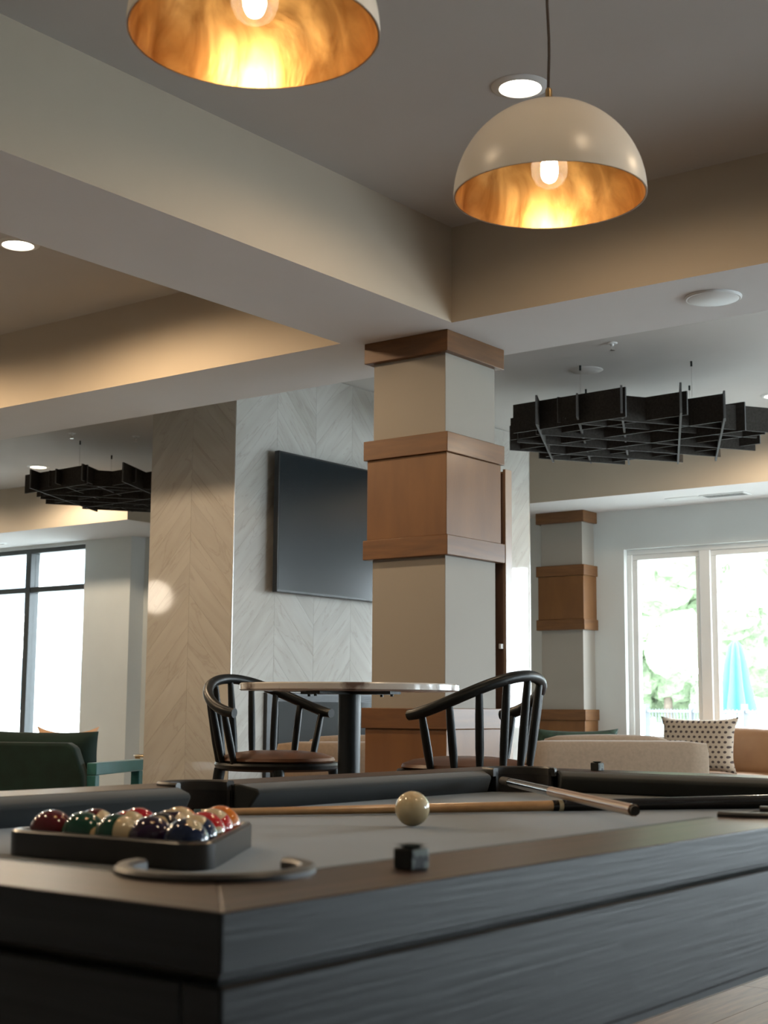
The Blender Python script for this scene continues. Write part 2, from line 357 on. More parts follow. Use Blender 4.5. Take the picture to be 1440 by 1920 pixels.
def window(name, label, axis, plane, a0, a1, z0, z1, bars, m, fw, depth, transoms=(), sub=None, groups=True):
    """axis 'y': window in plane x=plane running along y; axis 'x': in plane y=plane."""
    t = thing(name, label, 'window', (plane, (a0 + a1)/2, z0) if axis == 'y' else ((a0 + a1)/2, plane, z0), 0, None, 'structure')
    ac = (a0 + a1)/2
    def B(nm, l0, l1, c0, c1, d0, d1, mm, par):
        lo = (d0, l0 - ac, c0 - z0) if axis == 'y' else (l0 - ac, d0, c0 - z0)
        hi = (d1, l1 - ac, c1 - z0) if axis == 'y' else (l1 - ac, d1, c1 - z0)
        return bbox(nm, lo, hi, mm, par, 0.004 if mm is not glass else 0)
    d = depth
    B('frame_rail', a0, a1, z1 - fw, z1, 0, d, m, t); B('frame_rail', a0, a1, z0, z0 + fw, 0, d, m, t)
    B('frame_stile', a0, a0 + fw, z0 + fw, z1 - fw, 0, d, m, t); B('frame_stile', a1 - fw, a1, z0 + fw, z1 - fw, 0, d, m, t)
    edges = [a0 + fw]
    for c, w in sorted(bars):
        B('mullion', c - w/2, c + w/2, z0 + fw, z1 - fw, -0.01, d, m, t); edges += [c - w/2, c + w/2]
    edges.append(a1 - fw)
    zs = [z0 + fw]
    for c, w in transoms: zs += [c - w/2, c + w/2]
    zs.append(z1 - fw)
    for i in range(0, len(edges), 2):
        e0, e1 = edges[i], edges[i + 1]
        for c, w in transoms: B('transom', e0, e1, c - w/2, c + w/2, 0, d, m, t)
        for j in range(0, len(zs), 2):
            if sub:
                s = sub
                B('sash', e0, e1, zs[j], zs[j] + s, 0.02, d - .02, m, t); B('sash', e0, e1, zs[j+1] - s, zs[j+1], 0.02, d - .02, m, t)
                B('sash', e0, e0 + s, zs[j] + s, zs[j+1] - s, 0.02, d - .02, m, t); B('sash', e1 - s, e1, zs[j] + s, zs[j+1] - s, 0.02, d - .02, m, t)
            B('pane', e0, e1, zs[j], zs[j+1], d*0.5 - 0.003, d*0.5 + 0.003, glass, t)
    return t
w1 = window('window_1', 'white-framed window behind the tan leather sofa', 'y', XR + 0.06, 3.3, 6.09, 0.62, 2.39, [(5.33, 0.10), (4.02, 0.10)], white_trim, 0.045, 0.10, sub=0.05)
bbox('sill', (-0.09, -1.42, -0.03), (0.0, 1.42, 0.0), white_trim, w1, 0.006)
w2 = window('window_2', 'tall black-framed window behind the green armchair', 'y', XW + 0.05, 12.05, 16.4, 0.12, 2.715, [(13.06, 0.085), (14.6, 0.085)], black_frame, 0.05, 0.12, transoms=[(2.25, 0.06)])
window('window_3', 'white-framed window in the far wall, right of the photograph', 'y', XR + 0.06, -2.6, 1.2, 0.62, 2.39, [(-1.33, 0.10), (-0.07, 0.10)], white_trim, 0.045, 0.10)
window('window_4', 'white-framed window in the right wall beside the lounge', 'x', YR - 0.14, 6.4, 10.8, 0.4, 2.16, [(7.87, 0.10), (9.33, 0.10)], white_trim, 0.045, 0.10)

# ------------------------------------------------------------------ banded columns
def ring(bm, a, z0, z1):
    box(bm, (-a, -a, z0), (a, a, z1))
def column(label, x, y, half, depth_clip=None):
    t = thing('banded_column', label, 'column', (x, y, 0))
    bm = new_bm(); ring(bm, half - 0.035, 0, HB); obj('shaft', bm, column_paint, t, bevel=0.003)
    for nm, a, z0, z1, m in (('cap_board', half, 2.646, HB, stain_h), ('band_board', half, 2.156, 2.253, stain_h), ('wood_panel', half - 0.014, 1.759, 2.156, stain_v),
                             ('band_board', half, 1.663, 1.759, stain_h), ('band_board', half, 0.850, 0.947, stain_h), ('wood_panel', half - 0.014, 0.14, 0.850, stain_v), ('base_board', half, 0, 0.14, stain_h)):
        bm = new_bm(); ring(bm, a, z0, z1); obj(nm, bm, m, t, bevel=0.003)
    return t
column('square column with stained wood bands behind the round table', 5.737, 4.055, 0.2525)
column('square wood-banded column against the far wall beside the window', 11.6 - 0.002, 6.615, 0.2525)

# cue rack on the hidden back of the column: its edge shows beside the column
t = thing('cue_rack', 'tall stained wood cue rack on the back of the column', 'rack', (6.0, 4.055, 0.62))
bbox('back_board', (0.0, -0.232, 0.0), (0.008, 0.232, 1.50), mat('rack_dark_wood', (0.10, 0.05, 0.03), 0.4, var=0.2, vscale=6, stretch=(6, 6, 1)), t, 0.002)
rack_tan = mat('rack_tan_wood', (0.26, 0.165, 0.10), 0.4, var=0.12, vscale=5, stretch=(5, 5, 0.7), coat=0.4)
for s in (-1, 1): bbox('side_board', (0.002, s*0.240 - 0.008, -0.05), (0.062, s*0.240 + 0.008, 1.52), rack_tan, t, 0.002)
for z in (0.0, 1.49): bbox('shelf', (0.008, -0.232, z), (0.056, 0.232, z + 0.02), rack_tan, t, 0.002)
for z in (0.30, 0.62):
    bbox('bracket', (-0.022, -0.2335, z), (0.0, -0.2195, z + 0.025), white_trim, t, 0.002)

# ------------------------------------------------------------------ fireplace
FX0, FX1, FY0, FY1 = 6.575, 10.15, 6.204, 6.965
fp = thing('fireplace', 'tall chimney breast clad in glossy marble chevron tiles', 'fireplace', (FX0, FY0, 0))
bbox('core', (0.01, 0.01, 0), (FX1 - FX0 - 0.01, FY1 - FY0, HC - 0.004), grout, fp)
def clip(poly, zmin, zmax):
    for sgn, lim in ((1, zmin), (-1, -zmax)):
        out = []
        for i in range(len(poly)):
            a, b = poly[i], poly[(i+1) % len(poly)]
            da, db = sgn*a[1] - lim, sgn*b[1] - lim
            if da >= 0: out.append(a)
            if (da >= 0) != (db >= 0):
                k = da/(da - db); out.append((a[0] + (b[0]-a[0])*k, a[1] + (b[1]-a[1])*k))
        poly = out
        if len(poly) < 3: return []
    return poly
def chevrons(width, ncol, place, ph=0.205, g=0.0006):
    cw = width / ncol; shared = {}
    for c in range(ncol):
        up = c % 2 == 0
        n0 = -int(cw / ph) - 2
        for k in range(n0, int(HC / ph) + 3):
            zb = k * ph + 0.06
            za, zc = (zb, zb + cw) if up else (zb + cw, zb)
            poly = [(g, za + g), (cw - g, zc + g), (cw - g, zc + ph - g), (g, za + ph - g)]
            cl = clip(poly, 0.002, HC - 0.004)
            if len(cl) < 3: continue
            full = len(cl) == 4 and max(abs(p[1] - q[1]) for p, q in zip(cl, poly)) < 1e-6
            if full and up in shared: me = shared[up]
            else:
                bm = new_bm()
                prism(bm, [(x, z - zb) for x, z in cl], 0, 0.012, Matrix(((1, 0, 0, 0), (0, 0, -1, 0.010), (0, 1, 0, 0), (0, 0, 0, 1))))
                bmesh.ops.recalc_face_normals(bm, faces=bm.faces)
                me = bpy.data.meshes.new('tile'); bm.to_mesh(me); bm.free(); me.materials.append(tile_rise if up else tile_fall)
                if full: shared[up] = me
            o = bpy.data.objects.new('tile', me); C.objects.link(o); o.parent = fp
            place(o, c * cw, zb)
def pl_front(o, x, z): o.location = (x, 0, z)
def pl_left(o, x, z): o.location = (0, FY1 - FY0 - x, z); o.rotation_euler = (0, 0, -PI/2)
chevrons(FX1 - FX0, 9, pl_front)
chevrons(FY1 - FY0, 2, pl_left)
for (x, y) in ((-0.004, -0.004), (FX1 - FX0 - 0.002, -0.004)):
    bbox('corner_trim', (x, y, 0), (x + 0.008, y + 0.008, HC - 0.004), steel, fp, 0.002)
fb = bbox('firebox', (0.31, -0.03, 0.42), (2.0, 0.02, 1.042), mat('firebox_black', (0.012, 0.013, 0.014), 0.45, var=0.1, vscale=10), fp, 0.004)
bbox('firebox_glass', (0.42, -0.034, 0.50), (1.88, -0.028, 0.985), mat('firebox_glass', (0.02, 0.024, 0.026), 0.12, var=0.05, vscale=4), fb)
for k in range(3): bbox('louver', (0.40, -0.040, 0.995 + k*0.013), (1.90, -0.030, 1.001 + k*0.013), black_metal, fb)
bbox('hearth', (0.10, -0.34, 0.0), (2.3, -0.005, 0.12), grout, fp, 0.006)

t = thing('television', 'large black flat television on the marble-clad fireplace', 'television', (7.70, FY0 - 0.002, 1.683))
bbox('wall_bracket', (-0.35, -0.055, 0.2), (0.35, 0.0, 0.72), black_metal, t)
bbox('case', (-0.815, -0.095, 0.0), (0.815, -0.055, 0.925), tv_black, t, 0.004)
bbox('screen', (-0.803, -0.0965, 0.016), (0.803, -0.0945, 0.913), tv_screen, t)

# ================================================================== POOL TABLE
X0, X1, Y0, Y1, ZT, ZB = 0.765, 3.15, 0.725, 2.03, 0.80, 0.752
LX, LY = X1 - X0, Y1 - Y0
pt = thing('pool_table', 'black oak pool table with grey cloth in the foreground', 'pool table', (X0, Y0, 0))
WR, NO = 0.125, 0.178            # wood width, cushion nose distance
CC, CR = 0.184, 0.083            # corner pocket centre and radius
XC = LX/2; SC, SR = 0.108, 0.072
def arc(cx, cy, r, a0, a1, n=10): return [(cx + r*math.cos(a0 + (a1-a0)*i/n), cy + r*math.sin(a0 + (a1-a0)*i/n)) for i in range(n + 1)]
aC = math.asin((CC - WR)/CR)     # where the corner circle meets the inner wood edge
end_in = CC + CR*math.cos(aC)
sd = math.sqrt(max(0, SR**2 - (WR - SC)**2))
# outline of one half of a long rail: along x from the corner mitre to the side pocket
arcC = arc(CC, CC, CR, PI*1.25, 2*PI - aC, 10)                     # from mitre point to wood edge
arcS = arc(XC, SC, SR, PI - math.asin((WR-SC)/SR), PI*1.5, 10)     # side pocket quarter
rail_half = [(0, 0)] + arcC + arcS + [(XC, 0)]
end_rail = [(0, 0)] + arcC + [(LY - x, y) for x, y in arcC[::-1]] + [(LY, 0)]
def mirror(poly, fx=None, fy=None, swap=False):
    out = []
    for x, y in poly:
        if swap: x, y = y, x
        if fx is not None: x = fx - x
        if fy is not None: y = fy - y
        out.append((x, y))
    return out
ZR0 = 0.7555
for poly, m in ((rail_half, oak_rail), (mirror(rail_half, fx=LX), oak_rail), (mirror(rail_half, fy=LY), oak_rail), (mirror(rail_half, fx=LX, fy=LY), oak_rail),
                (mirror(end_rail, swap=True), oak_rail_y), (mirror(end_rail, swap=True, fx=LX), oak_rail_y)):
    bm = new_bm(); prism(bm, poly, ZR0, ZT); rl = obj('rail', bm, [m, oak_black], pt, bevel=0.0014, seg=2)
    for q in rl.data.polygons:
        if abs(q.normal.z) < 0.5: q.material_index = 1
# shadow gap and apron
bm = new_bm()
for lo, hi in (((0.02, 0.02, 0.742), (LX - .02, 0.06, ZR0)), ((0.02, LY - .06, 0.742), (LX - .02, LY - .02, ZR0)), ((0.02, 0.06, 0.742), (0.06, LY - .06, ZR0)), ((LX - .06, 0.06, 0.742), (LX - .02, LY - .06, ZR0))): box(bm, lo, hi)
obj('shadow_gap', bm, black_plastic, pt)
for lo, hi in (((0, 0, 0.629), (LX, 0.04, 0.748)), ((0, LY - .04, 0.629), (LX, LY, 0.748)), ((0, 0.04, 0.629), (0.04, LY - .04, 0.748)), ((LX - .04, 0.04, 0.629), (LX, LY - .04, 0.748))):
    bbox('apron_board', lo, hi, oak_black, pt, 0.003)
# slate bed under cloth with pocket holes: strips around the six pockets kept simple by a polygon
def bed_outline():
    p = []
    def corner(fx, fy):
        q = arc(CC, CC, CR - 0.012, PI*0.5 + 0.35, -0.35, 10)
        q = [(x if fx == 0 else LX - x, y if fy == 0 else LY - y) for x, y in q]
        return q
    def side(fy):
        q = arc(XC, SC, SR - 0.006, PI - 0.05, 0.05, 10)
        return [(x, y if fy == 0 else LY - y) for x, y in q]
    p += corner(0, 0); p += side(0); p += corner(1, 0)[::-1]; p += corner(1, 1); p += side(1)[::-1]; p += corner(0, 1)[::-1]
    return p
bm = new_bm(); prism(bm, bed_outline(), 0.722, ZB); obj('bed_cloth', bm, cloth, pt)
# cushions
prof = [(WR, ZT - 0.0005), (WR + 0.012, ZT - 0.0005), (NO - 0.006, ZT - 0.008), (NO, ZT - 0.013), (NO - 0.002, ZT - 0.019), (NO - 0.022, ZB), (WR, ZB)]
def cushion(a0, a1, j0, j1, tf):
    # a0/a1 where it meets the wood, j0/j1 how much shorter the nose is (jaws)
    bm = new_bm(); A = []; B = []
    for b, z in prof:
        k = (b - WR)/(NO - WR)
        A.append(bm.verts.new(tf(a0 + j0*k, b, z))); B.append(bm.verts.new(tf(a1 - j1*k, b, z)))
    n = len(prof)
    for i in range(n): bm.faces.new((A[i], A[(i+1) % n], B[(i+1) % n], B[i]))
    bm.faces.new(A[::-1]); bm.faces.new(B)
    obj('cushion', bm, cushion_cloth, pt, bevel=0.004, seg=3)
c0, s0 = end_in + 0.012, sd + 0.006
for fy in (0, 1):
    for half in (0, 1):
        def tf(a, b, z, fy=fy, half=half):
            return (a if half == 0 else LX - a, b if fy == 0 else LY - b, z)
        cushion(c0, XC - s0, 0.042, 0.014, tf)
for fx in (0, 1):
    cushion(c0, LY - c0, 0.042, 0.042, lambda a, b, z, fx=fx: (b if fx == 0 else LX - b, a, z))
# pocket liners and irons
def pocket(cx, cy, r, a0, a1, name):
    bm = new_bm()
    n = 20; pts = [(cx + r*math.cos(a0 + (a1-a0)*i/n), cy + r*math.sin(a0 + (a1-a0)*i/n)) for i in range(n + 1)]
    # rim: rounded rectangular section standing a little proud of the wood
    sec = [(-0.009, ZT - 0.012), (-0.009, ZT + 0.004), (-0.006, ZT + 0.007), (0.004, ZT + 0.007), (0.007, ZT + 0.004), (0.007, ZT - 0.012)]
    rings = []
    for i in range(n + 1):
        a = a0 + (a1-a0)*i/n
        rings.append([bm.verts.new((cx + (r + d)*math.cos(a), cy + (r + d)*math.sin(a), z)) for d, z in sec])
    for A, B in zip(rings, rings[1:]):
        for k in range(len(sec)): bm.faces.new((A[k], A[(k+1) % len(sec)], B[(k+1) % len(sec)], B[k]))
    bm.faces.new(rings[0][::-1]); bm.faces.new(rings[-1])
    ir = obj('pocket_iron', bm, iron_grey, pt, smooth='auto')
    bm = new_bm(); 
    m = 24; top = [bm.verts.new((cx + (r-0.011)*math.cos(2*PI*i/m), cy + (r-0.011)*math.sin(2*PI*i/m), ZB - 0.004)) for i in range(m)]
    bot = [bm.verts.new((cx + (r-0.025)*math.cos(2*PI*i/m), cy + (r-0.025)*math.sin(2*PI*i/m), ZB - 0.10)) for i in range(m)]
    for i in range(m): bm.faces.new((top[i], top[(i+1) % m], bot[(i+1) % m], bot[i]))
    bm.faces.new(bot)
    obj('pocket_cup', bm, leather_black, pt, smooth='auto')
    # liner between wood and opening
    bm = new_bm(); rr = []
    for i in range(n + 1):
        a = a0 + (a1-a0)*i/n
        rr.append([bm.verts.new((cx + (r + d)*math.cos(a), cy + (r + d)*math.sin(a), z)) for d, z in ((-0.002, ZT - 0.001), (-0.008, ZT - 0.004), (-0.010, ZB - 0.01), (-0.002, ZB - 0.01))])
    for A, B in zip(rr, rr[1:]):
        for k in range(4): bm.faces.new((A[k], A[(k+1) % 4], B[(k+1) % 4], B[k]))
    bm.faces.new(rr[0][::-1]); bm.faces.new(rr[-1])
    obj('pocket_liner', bm, leather_black, pt, smooth='auto')
da = 0.12
pocket(CC, CC, CR, PI*0.5 + 0.18, PI*2 - 0.18, 'c')
pocket(LX - CC, CC, CR, PI + 0.18, PI*2.5 - 0.18, 'c')
pocket(LX - CC, LY - CC, CR, -PI*0.5 + 0.18, PI - 0.18, 'c')
pocket(CC, LY - CC, CR, 0.18, PI*1.5 - 0.18, 'c')
pocket(XC, SC, SR, PI - 0.22, 2*PI + 0.22, 's')
pocket(XC, LY - SC, SR, -0.22, PI + 0.22, 's')
for x in (0.10, LX - 0.30):
    for y in (0.10, LY - 0.30):
        bm = new_bm(); box(bm, (x, y, 0.0), (x + 0.20, y + 0.20, 0.63)); obj('leg', bm, oak_black, pt, bevel=0.004)
bbox('under_frame', (0.05, 0.05, 0.60), (LX - 0.05, LY - 0.05, 0.70), oak_black, pt)

# ------------------------------------------------------------------ balls and rack
BR = 0.0286
def ball_material(name, col, stripe, black_spot=True):
    m = bpy.data.materials.new(name); m.use_nodes = True; nt = m.node_tree; N = nt.nodes; L = nt.links; b = N['Principled BSDF']
    b.inputs['Roughness'].default_value = 0.07; b.inputs['Coat Weight'].default_value = 0.3; b.inputs['Coat Roughness'].default_value = 0.03
    tc = N.new('ShaderNodeTexCoord'); sp = N.new('ShaderNodeSeparateXYZ'); L.new(tc.outputs['Object'], sp.inputs[0])
    iv = (0.60, 0.49, 0.30, 1)
    src = None
    if stripe:
        ab = N.new('ShaderNodeMath'); ab.operation = 'ABSOLUTE'; L.new(sp.outputs['Z'], ab.inputs[0])
        lt = N.new('ShaderNodeMath'); lt.operation = 'LESS_THAN'; lt.inputs[1].default_value = BR*0.50; L.new(ab.outputs[0], lt.inputs[0])
        mx = N.new('ShaderNodeMixRGB'); mx.inputs[1].default_value = iv; mx.inputs[2].default_value = (*col, 1); L.new(lt.outputs[0], mx.inputs[0]); src = mx.outputs[0]
    # number disc at +X
    gt = N.new('ShaderNodeMath'); gt.operation = 'GREATER_THAN'; gt.inputs[1].default_value = BR*0.925; L.new(sp.outputs['X'], gt.inputs[0])
    mx2 = N.new('ShaderNodeMixRGB'); mx2.inputs[1].default_value = (*col, 1); mx2.inputs[2].default_value = iv; L.new(gt.outputs[0], mx2.inputs[0])
    if src: L.new(src, mx2.inputs[1])
    L.new(mx2.outputs[0], b.inputs['Base Color'])
    return m
bm = new_bm(); bmesh.ops.create_uvsphere(bm, u_segments=40, v_segments=24, radius=BR)
ball_me = bpy.data.meshes.new('ball')
for f in bm.faces: f.smooth = True
bm.to_mesh(ball_me); bm.free()
digit_ink = mat('number_ink', (0.01, 0.01, 0.01), 0.2, var=0.05, vscale=30)
def number_mesh(txt):
    cu = bpy.data.curves.new('number', 'FONT'); cu.body = txt; cu.size = BR*0.52; cu.align_x = 'CENTER'; cu.align_y = 'CENTER'; cu.resolution_u = 2
    o = bpy.data.objects.new('number', cu); C.objects.link(o)
    me = bpy.data.meshes.new_from_object(o.evaluated_get(bpy.context.evaluated_depsgraph_get()))
    bpy.data.objects.remove(o); bpy.data.curves.remove(cu)
    bm = new_bm(); bm.from_mesh(me); bpy.data.meshes.remove(me)
    bmesh.ops.subdivide_edges(bm, edges=bm.edges[:], cuts=1)
    for v in bm.verts:
        d = Vector((BR*0.97, v.co.x, v.co.y)).normalized() * (BR*1.004); v.co = d      # wrap on the +X cap
    bmesh.ops.solidify(bm, geom=bm.faces[:], thickness=0.0001)
    return bm
def make_ball(label, num, col, stripe, pos, spot, axis):
    me = ball_me.copy(); o = bpy.data.objects.new('billiard_ball', me); C.objects.link(o)
    me.materials.append(ball_material('ball_%d' % num, col, stripe))
    z = Vector(axis).normalized(); x = Vector(spot); x = (x - z*x.dot(z)).normalized(); y = z.cross(x)
    Mx = Matrix((x, y, z)).transposed()
    o.matrix_world = Matrix.Translation(pos) @ Mx.to_4x4()
    tag(o, label, 'ball', 'billiard balls in the rack')
    obj('number', number_mesh(str(num)), digit_ink, o)
    return o
rB = Vector((1.240, 1.200))                 # nearest (sharp) corner of the rack
aA, aC_ = math.radians(93.5), math.radians(33.5)
eA = Vector((math.cos(aA), math.sin(aA))); eC = Vector((math.cos(aC_), math.sin(aC_)))
wall_t = 0.012
inr = BR + 0.0006
sp0 = rB + (eA + eC).normalized() * ((wall_t + inr) / math.sin(math.radians(30)))
toCam = Vector((-0.79, -0.60, 0.12))
MAROON, GREEN, PURPLE, BLUE, RED, ORANGE, BLACK, CRIM, YEL = (0.10, 0.006, 0.010), (0.006, 0.055, 0.032), (0.022, 0.008, 0.030), (0.006, 0.016, 0.055), (0.50, 0.012, 0.012), (0.62, 0.17, 0.012), (0.008, 0.007, 0.008), (0.36, 0.010, 0.022), (0.70, 0.42, 0.05)
rt, up, tc_ = Vector((0.605, -0.796, 0)), Vector((0, 0, 1)), Vector((-0.79, -0.60, 0.05))
layout = {
 (0, 0): ('dark blue two ball in the near corner of the rack', 2, BLUE, False, up*0.75 + rt*0.4 + tc_*0.35, rt*0.3 - up*0.6 + tc_),
 (1, 0): ('dark purple four ball beside the dark blue two ball', 4, PURPLE, False, -tc_, up),
 (2, 0): ('green and ivory striped ball between purple and green balls', 14, GREEN, True, -tc_, rt*0.8 + tc_*0.45 + up*0.1),
 (3, 0): ('solid green six ball beside the maroon ball', 6, GREEN, False, rt*0.75 + tc_*0.65 - up*0.05, up),
 (4, 0): ('solid maroon seven ball in the left corner of the rack', 7, MAROON, False, -tc_, up),
 (0, 1): ('blue and ivory striped ball behind the dark blue two ball', 10, BLUE, True, -tc_, up*0.8 - rt*0.5 + tc_*0.3),
 (0, 2): ('bright red three ball on the right side of the rack', 3, RED, False, rt*0.8 + tc_*0.6, up),
 (0, 3): ('red and ivory striped ball next to the orange corner ball', 11, RED, True, -tc_, up*0.9 - rt*0.3 + tc_*0.2),
 (0, 4): ('solid orange five ball in the far right corner of the rack', 5, ORANGE, False, -tc_, up),
 (1, 1): ('black eight ball in the middle of the rack', 8, BLACK, False, up*0.5 + rt*0.4 + tc_*0.6, rt),
 (2, 1): ('crimson and ivory striped ball behind the green striped ball', 9, CRIM, True, -tc_, rt*0.7 + up*0.35 + tc_*0.3),
 (3, 1): ('maroon and ivory striped ball behind the solid green ball', 15, MAROON, True, -tc_, rt*0.85 + tc_*0.3 + up*0.15),
 (1, 2): ('purple and ivory striped ball behind the black ball', 12, PURPLE, True, up, rt*0.9 + tc_*0.3),
 (2, 2): ('solid crimson ball at the back of the rack', 1, CRIM, False, -tc_, up),
 (1, 3): ('orange and ivory striped ball at the back of the rack', 13, ORANGE, True, -tc_, tc_*0.3 + rt*0.3 - up*0.3 + Vector((0.6, 0.8, 0))),
}
for (i, j), (lab, num, col, st, spot, roll) in layout.items():
    p = sp0 + eA * (2*inr*i) + eC * (2*inr*j)
    make_ball(lab, num, col, st, (p.x, p.y, ZB + BR + 0.0006), spot, roll)
# triangle rack
L_in = 4*2*inr + 2*inr*math.sqrt(3)
tri_c = sp0 + (eA + eC) * (2*inr*4/3)
def tri(r_off, rad, nseg=6):
    base = [sp0, sp0 + eC*8*inr, sp0 + eA*8*inr]
    out = []
    for k, c in enumerate(base):
        d = (c - tri_c).normalized(); a = math.atan2(d.y, d.x)
        for i in range(nseg + 1):
            b = a - PI/3 + 2*PI/3*i/nseg
            # corner rounded to radius rad around a centre pulled in so that walls stay at r_off
            cc = c + d * ((r_off - rad) * 2)
            out.append((cc.x + rad*math.cos(b), cc.y + rad*math.sin(b)))
    return out
rk = thing('ball_rack', 'black triangular ball rack on the grey cloth', 'rack', (tri_c.x, tri_c.y, ZB))
po, pi_ = tri(inr + wall_t, 0.030), tri(inr, 0.024)
bm = new_bm(); zr0, zr1 = 0.0006, 0.0335
rows = []
for poly, z in ((po, zr0), (po, zr1 - 0.003), ([(a[0]*.75 + b[0]*.25, a[1]*.75 + b[1]*.25) for a, b in zip(po, pi_)], zr1), ([(a[0]*.25 + b[0]*.75, a[1]*.25 + b[1]*.75) for a, b in zip(po, pi_)], zr1), (pi_, zr1 - 0.003), (pi_, zr0)):
    rows.append([bm.verts.new((x - tri_c.x, y - tri_c.y, z)) for x, y in poly])
n = len(po)
for A, B in zip(rows, rows[1:] + rows[:1]):
    for i in range(n): bm.faces.new((A[i], A[(i+1) % n], B[(i+1) % n], B[i]))
obj('frame', bm, black_plastic, rk, smooth='auto')

cb = bpy.data.objects.new('cue_ball', ball_me.copy()); C.objects.link(cb); cb.data.materials.append(cueball_mat)
cb.location = (1.945, 1.418, ZB + BR + 0.0004); tag(cb, 'ivory cue ball alone on the grey cloth', 'ball')

# ------------------------------------------------------------------ cues
def cue_part(name, parent, p0, d, a, b, ra, rb, m, n=20):
    bm = new_bm(); tube(bm, [p0 + d*a, p0 + d*b], [ra, rb], n); return obj(name, bm, m, parent, smooth='auto')
d1 = Vector((0.806, -0.592, 0.0))
tip = Vector((1.852, 1.829, ZB + 0.0072))
buttc = tip + d1*1.36
buttc.z = ZB + 0.0150
d1 = (buttc - tip).normalized()
q1 = thing('pool_cue', 'maple pool cue with glossy black butt behind the cue ball', 'cue', tuple(tip))
q1p = lambda n_, a, b, ra, rb, m: cue_part(n_, q1, Vector((0, 0, 0)), d1, a, b, ra, rb, m)
q1p('tip', 0.0, 0.012, 0.0062, 0.0063, mat('cue_tip_leather', (0.05, 0.10, 0.12), 0.9, var=0.1, vscale=80))
q1p('ferrule', 0.012, 0.036, 0.0063, 0.0065, ivory)
q1p('shaft', 0.036, 0.685, 0.0065, 0.0102, maple)
q1p('joint_collar', 0.685, 0.697, 0.0106, 0.0107, cue_black)
q1p('ring', 0.697, 0.706, 0.0107, 0.0107, ivory)
q1p('butt', 0.706, 1.345, 0.0107, 0.0148, cue_black)
q1p('bumper', 1.345, 1.36, 0.0135, 0.0125, rubber)

e2 = Vector((2.105, 1.093, 0.7852)); f2 = Vector((2.790, 1.775, 0.7835))
d2 = (f2 - e2).normalized(); L2 = (f2 - e2).length
def striped_cue():
    m = mat('striped_cue_wood', (0.42, 0.26, 0.17), 0.3, base2=(0.16, 0.07, 0.05), vscale=3, stretch=(1, 1, 1), coat=0.4)
    nt = m.node_tree; N = nt.nodes; Lk = nt.links; b = N['Principled BSDF']
    tc = N.new('ShaderNodeTexCoord'); sp = N.new('ShaderNodeVectorMath'); sp.operation = 'DOT_PRODUCT'; Lk.new(tc.outputs['Object'], sp.inputs[0])
    side = d2.cross(Vector((0, 0, 1))).normalized(); sp.inputs[1].default_value = tuple(side + Vector((0, 0, 0.6)))
    mu = N.new('ShaderNodeMath'); mu.operation = 'MULTIPLY'; mu.inputs[1].default_value = 900; Lk.new(sp.outputs['Value'], mu.inputs[0])
    sn = N.new('ShaderNodeMath'); sn.operation = 'SINE'; Lk.new(mu.outputs[0], sn.inputs[0])
    r = N.new('ShaderNodeValToRGB'); r.color_ramp.elements[0].position = 0.35; r.color_ramp.elements[0].color = (0.20, 0.085, 0.05, 1); r.color_ramp.elements[1].position = 0.65; r.color_ramp.elements[1].color = (0.46, 0.34, 0.24, 1)
    mm = N.new('ShaderNodeMath'); mm.operation = 'MULTIPLY_ADD'; mm.inputs[1].default_value = 0.5; mm.inputs[2].default_value = 0.5; Lk.new(sn.outputs[0], mm.inputs[0])
    Lk.new(mm.outputs[0], r.inputs[0]); Lk.new(r.outputs[0], b.inputs['Base Color'])
    return m
q2 = thing('pool_cue', 'striped wooden pool cue pointing from the far corner pocket', 'cue', tuple(e2))
q2p = lambda n_, a, b, ra, rb, m: cue_part(n_, q2, Vector((0, 0, 0)), d2, a, b, ra, rb, m)
q2p('bumper', -0.004, 0.006, 0.0075, 0.0082, rubber)
q2p('butt', 0.006, L2*0.56, 0.0100, 0.0098, striped_cue())
q2p('wrap', L2*0.56, L2*0.94, 0.0098, 0.0092, cue_black)
q2p('collar', L2*0.94, L2*1.02, 0.0096, 0.0094, rubber)

# ------------------------------------------------------------------ chalk cubes
chalk_side = mat('chalk_label', (0.16, 0.19, 0.18), 0.6, base2=(0.012, 0.014, 0.016), vscale=90, contrast=(0.46, 0.54), detail=1)
chalk_dark = mat('chalk_dark', (0.012, 0.015, 0.016), 0.8, var=0.2, vscale=60)
def chalk(label, x, y, s, rz):
    t = thing('chalk_cube', label, 'chalk', (x, y, ZT + 0.0002), rz, 'chalk cubes on the table rails')
    bm = new_bm(); n = 8; h = s*0.93
    v = box(bm, (-s/2, -s/2, 0), (s/2, s/2, h - 0.003))
    obj('label_wrap', bm, [chalk_dark, chalk_side], t, bevel=0.0016, seg=2)
    o = t.children[0]
    for p in o.data.polygons:
        if p.normal.y < -0.5: p.material_index = 1
    # concave chalk face on top
    bm = new_bm(); grid = {}
    for i in range(n + 1):
        for j in range(n + 1):
            a, b = 2*i/n - 1, 2*j/n - 1; r = min(1, math.hypot(a, b))
            grid[i, j] = bm.verts.new((a*s/2*0.96, b*s/2*0.96, h - 0.003 + 0.004*r*r - 0.0012))
    for i in range(n):
        for j in range(n): bm.faces.new((grid[i, j], grid[i+1, j], grid[i+1, j+1], grid[i, j+1]))
    bmesh.ops.solidify(bm, geom=bm.faces[:], thickness=0.0015)
    obj('chalk_face', bm, mat('chalk_blue_grey', (0.05, 0.07, 0.075), 0.9, var=0.15, vscale=80), t, smooth='auto')
chalk('dark chalk cube on the near table rail below the cue ball', 1.078, 0.787, 0.0235, math.radians(-8))
chalk('small chalk cube on the far end rail of the pool table', 3.085, 1.70, 0.0235, math.radians(-8))

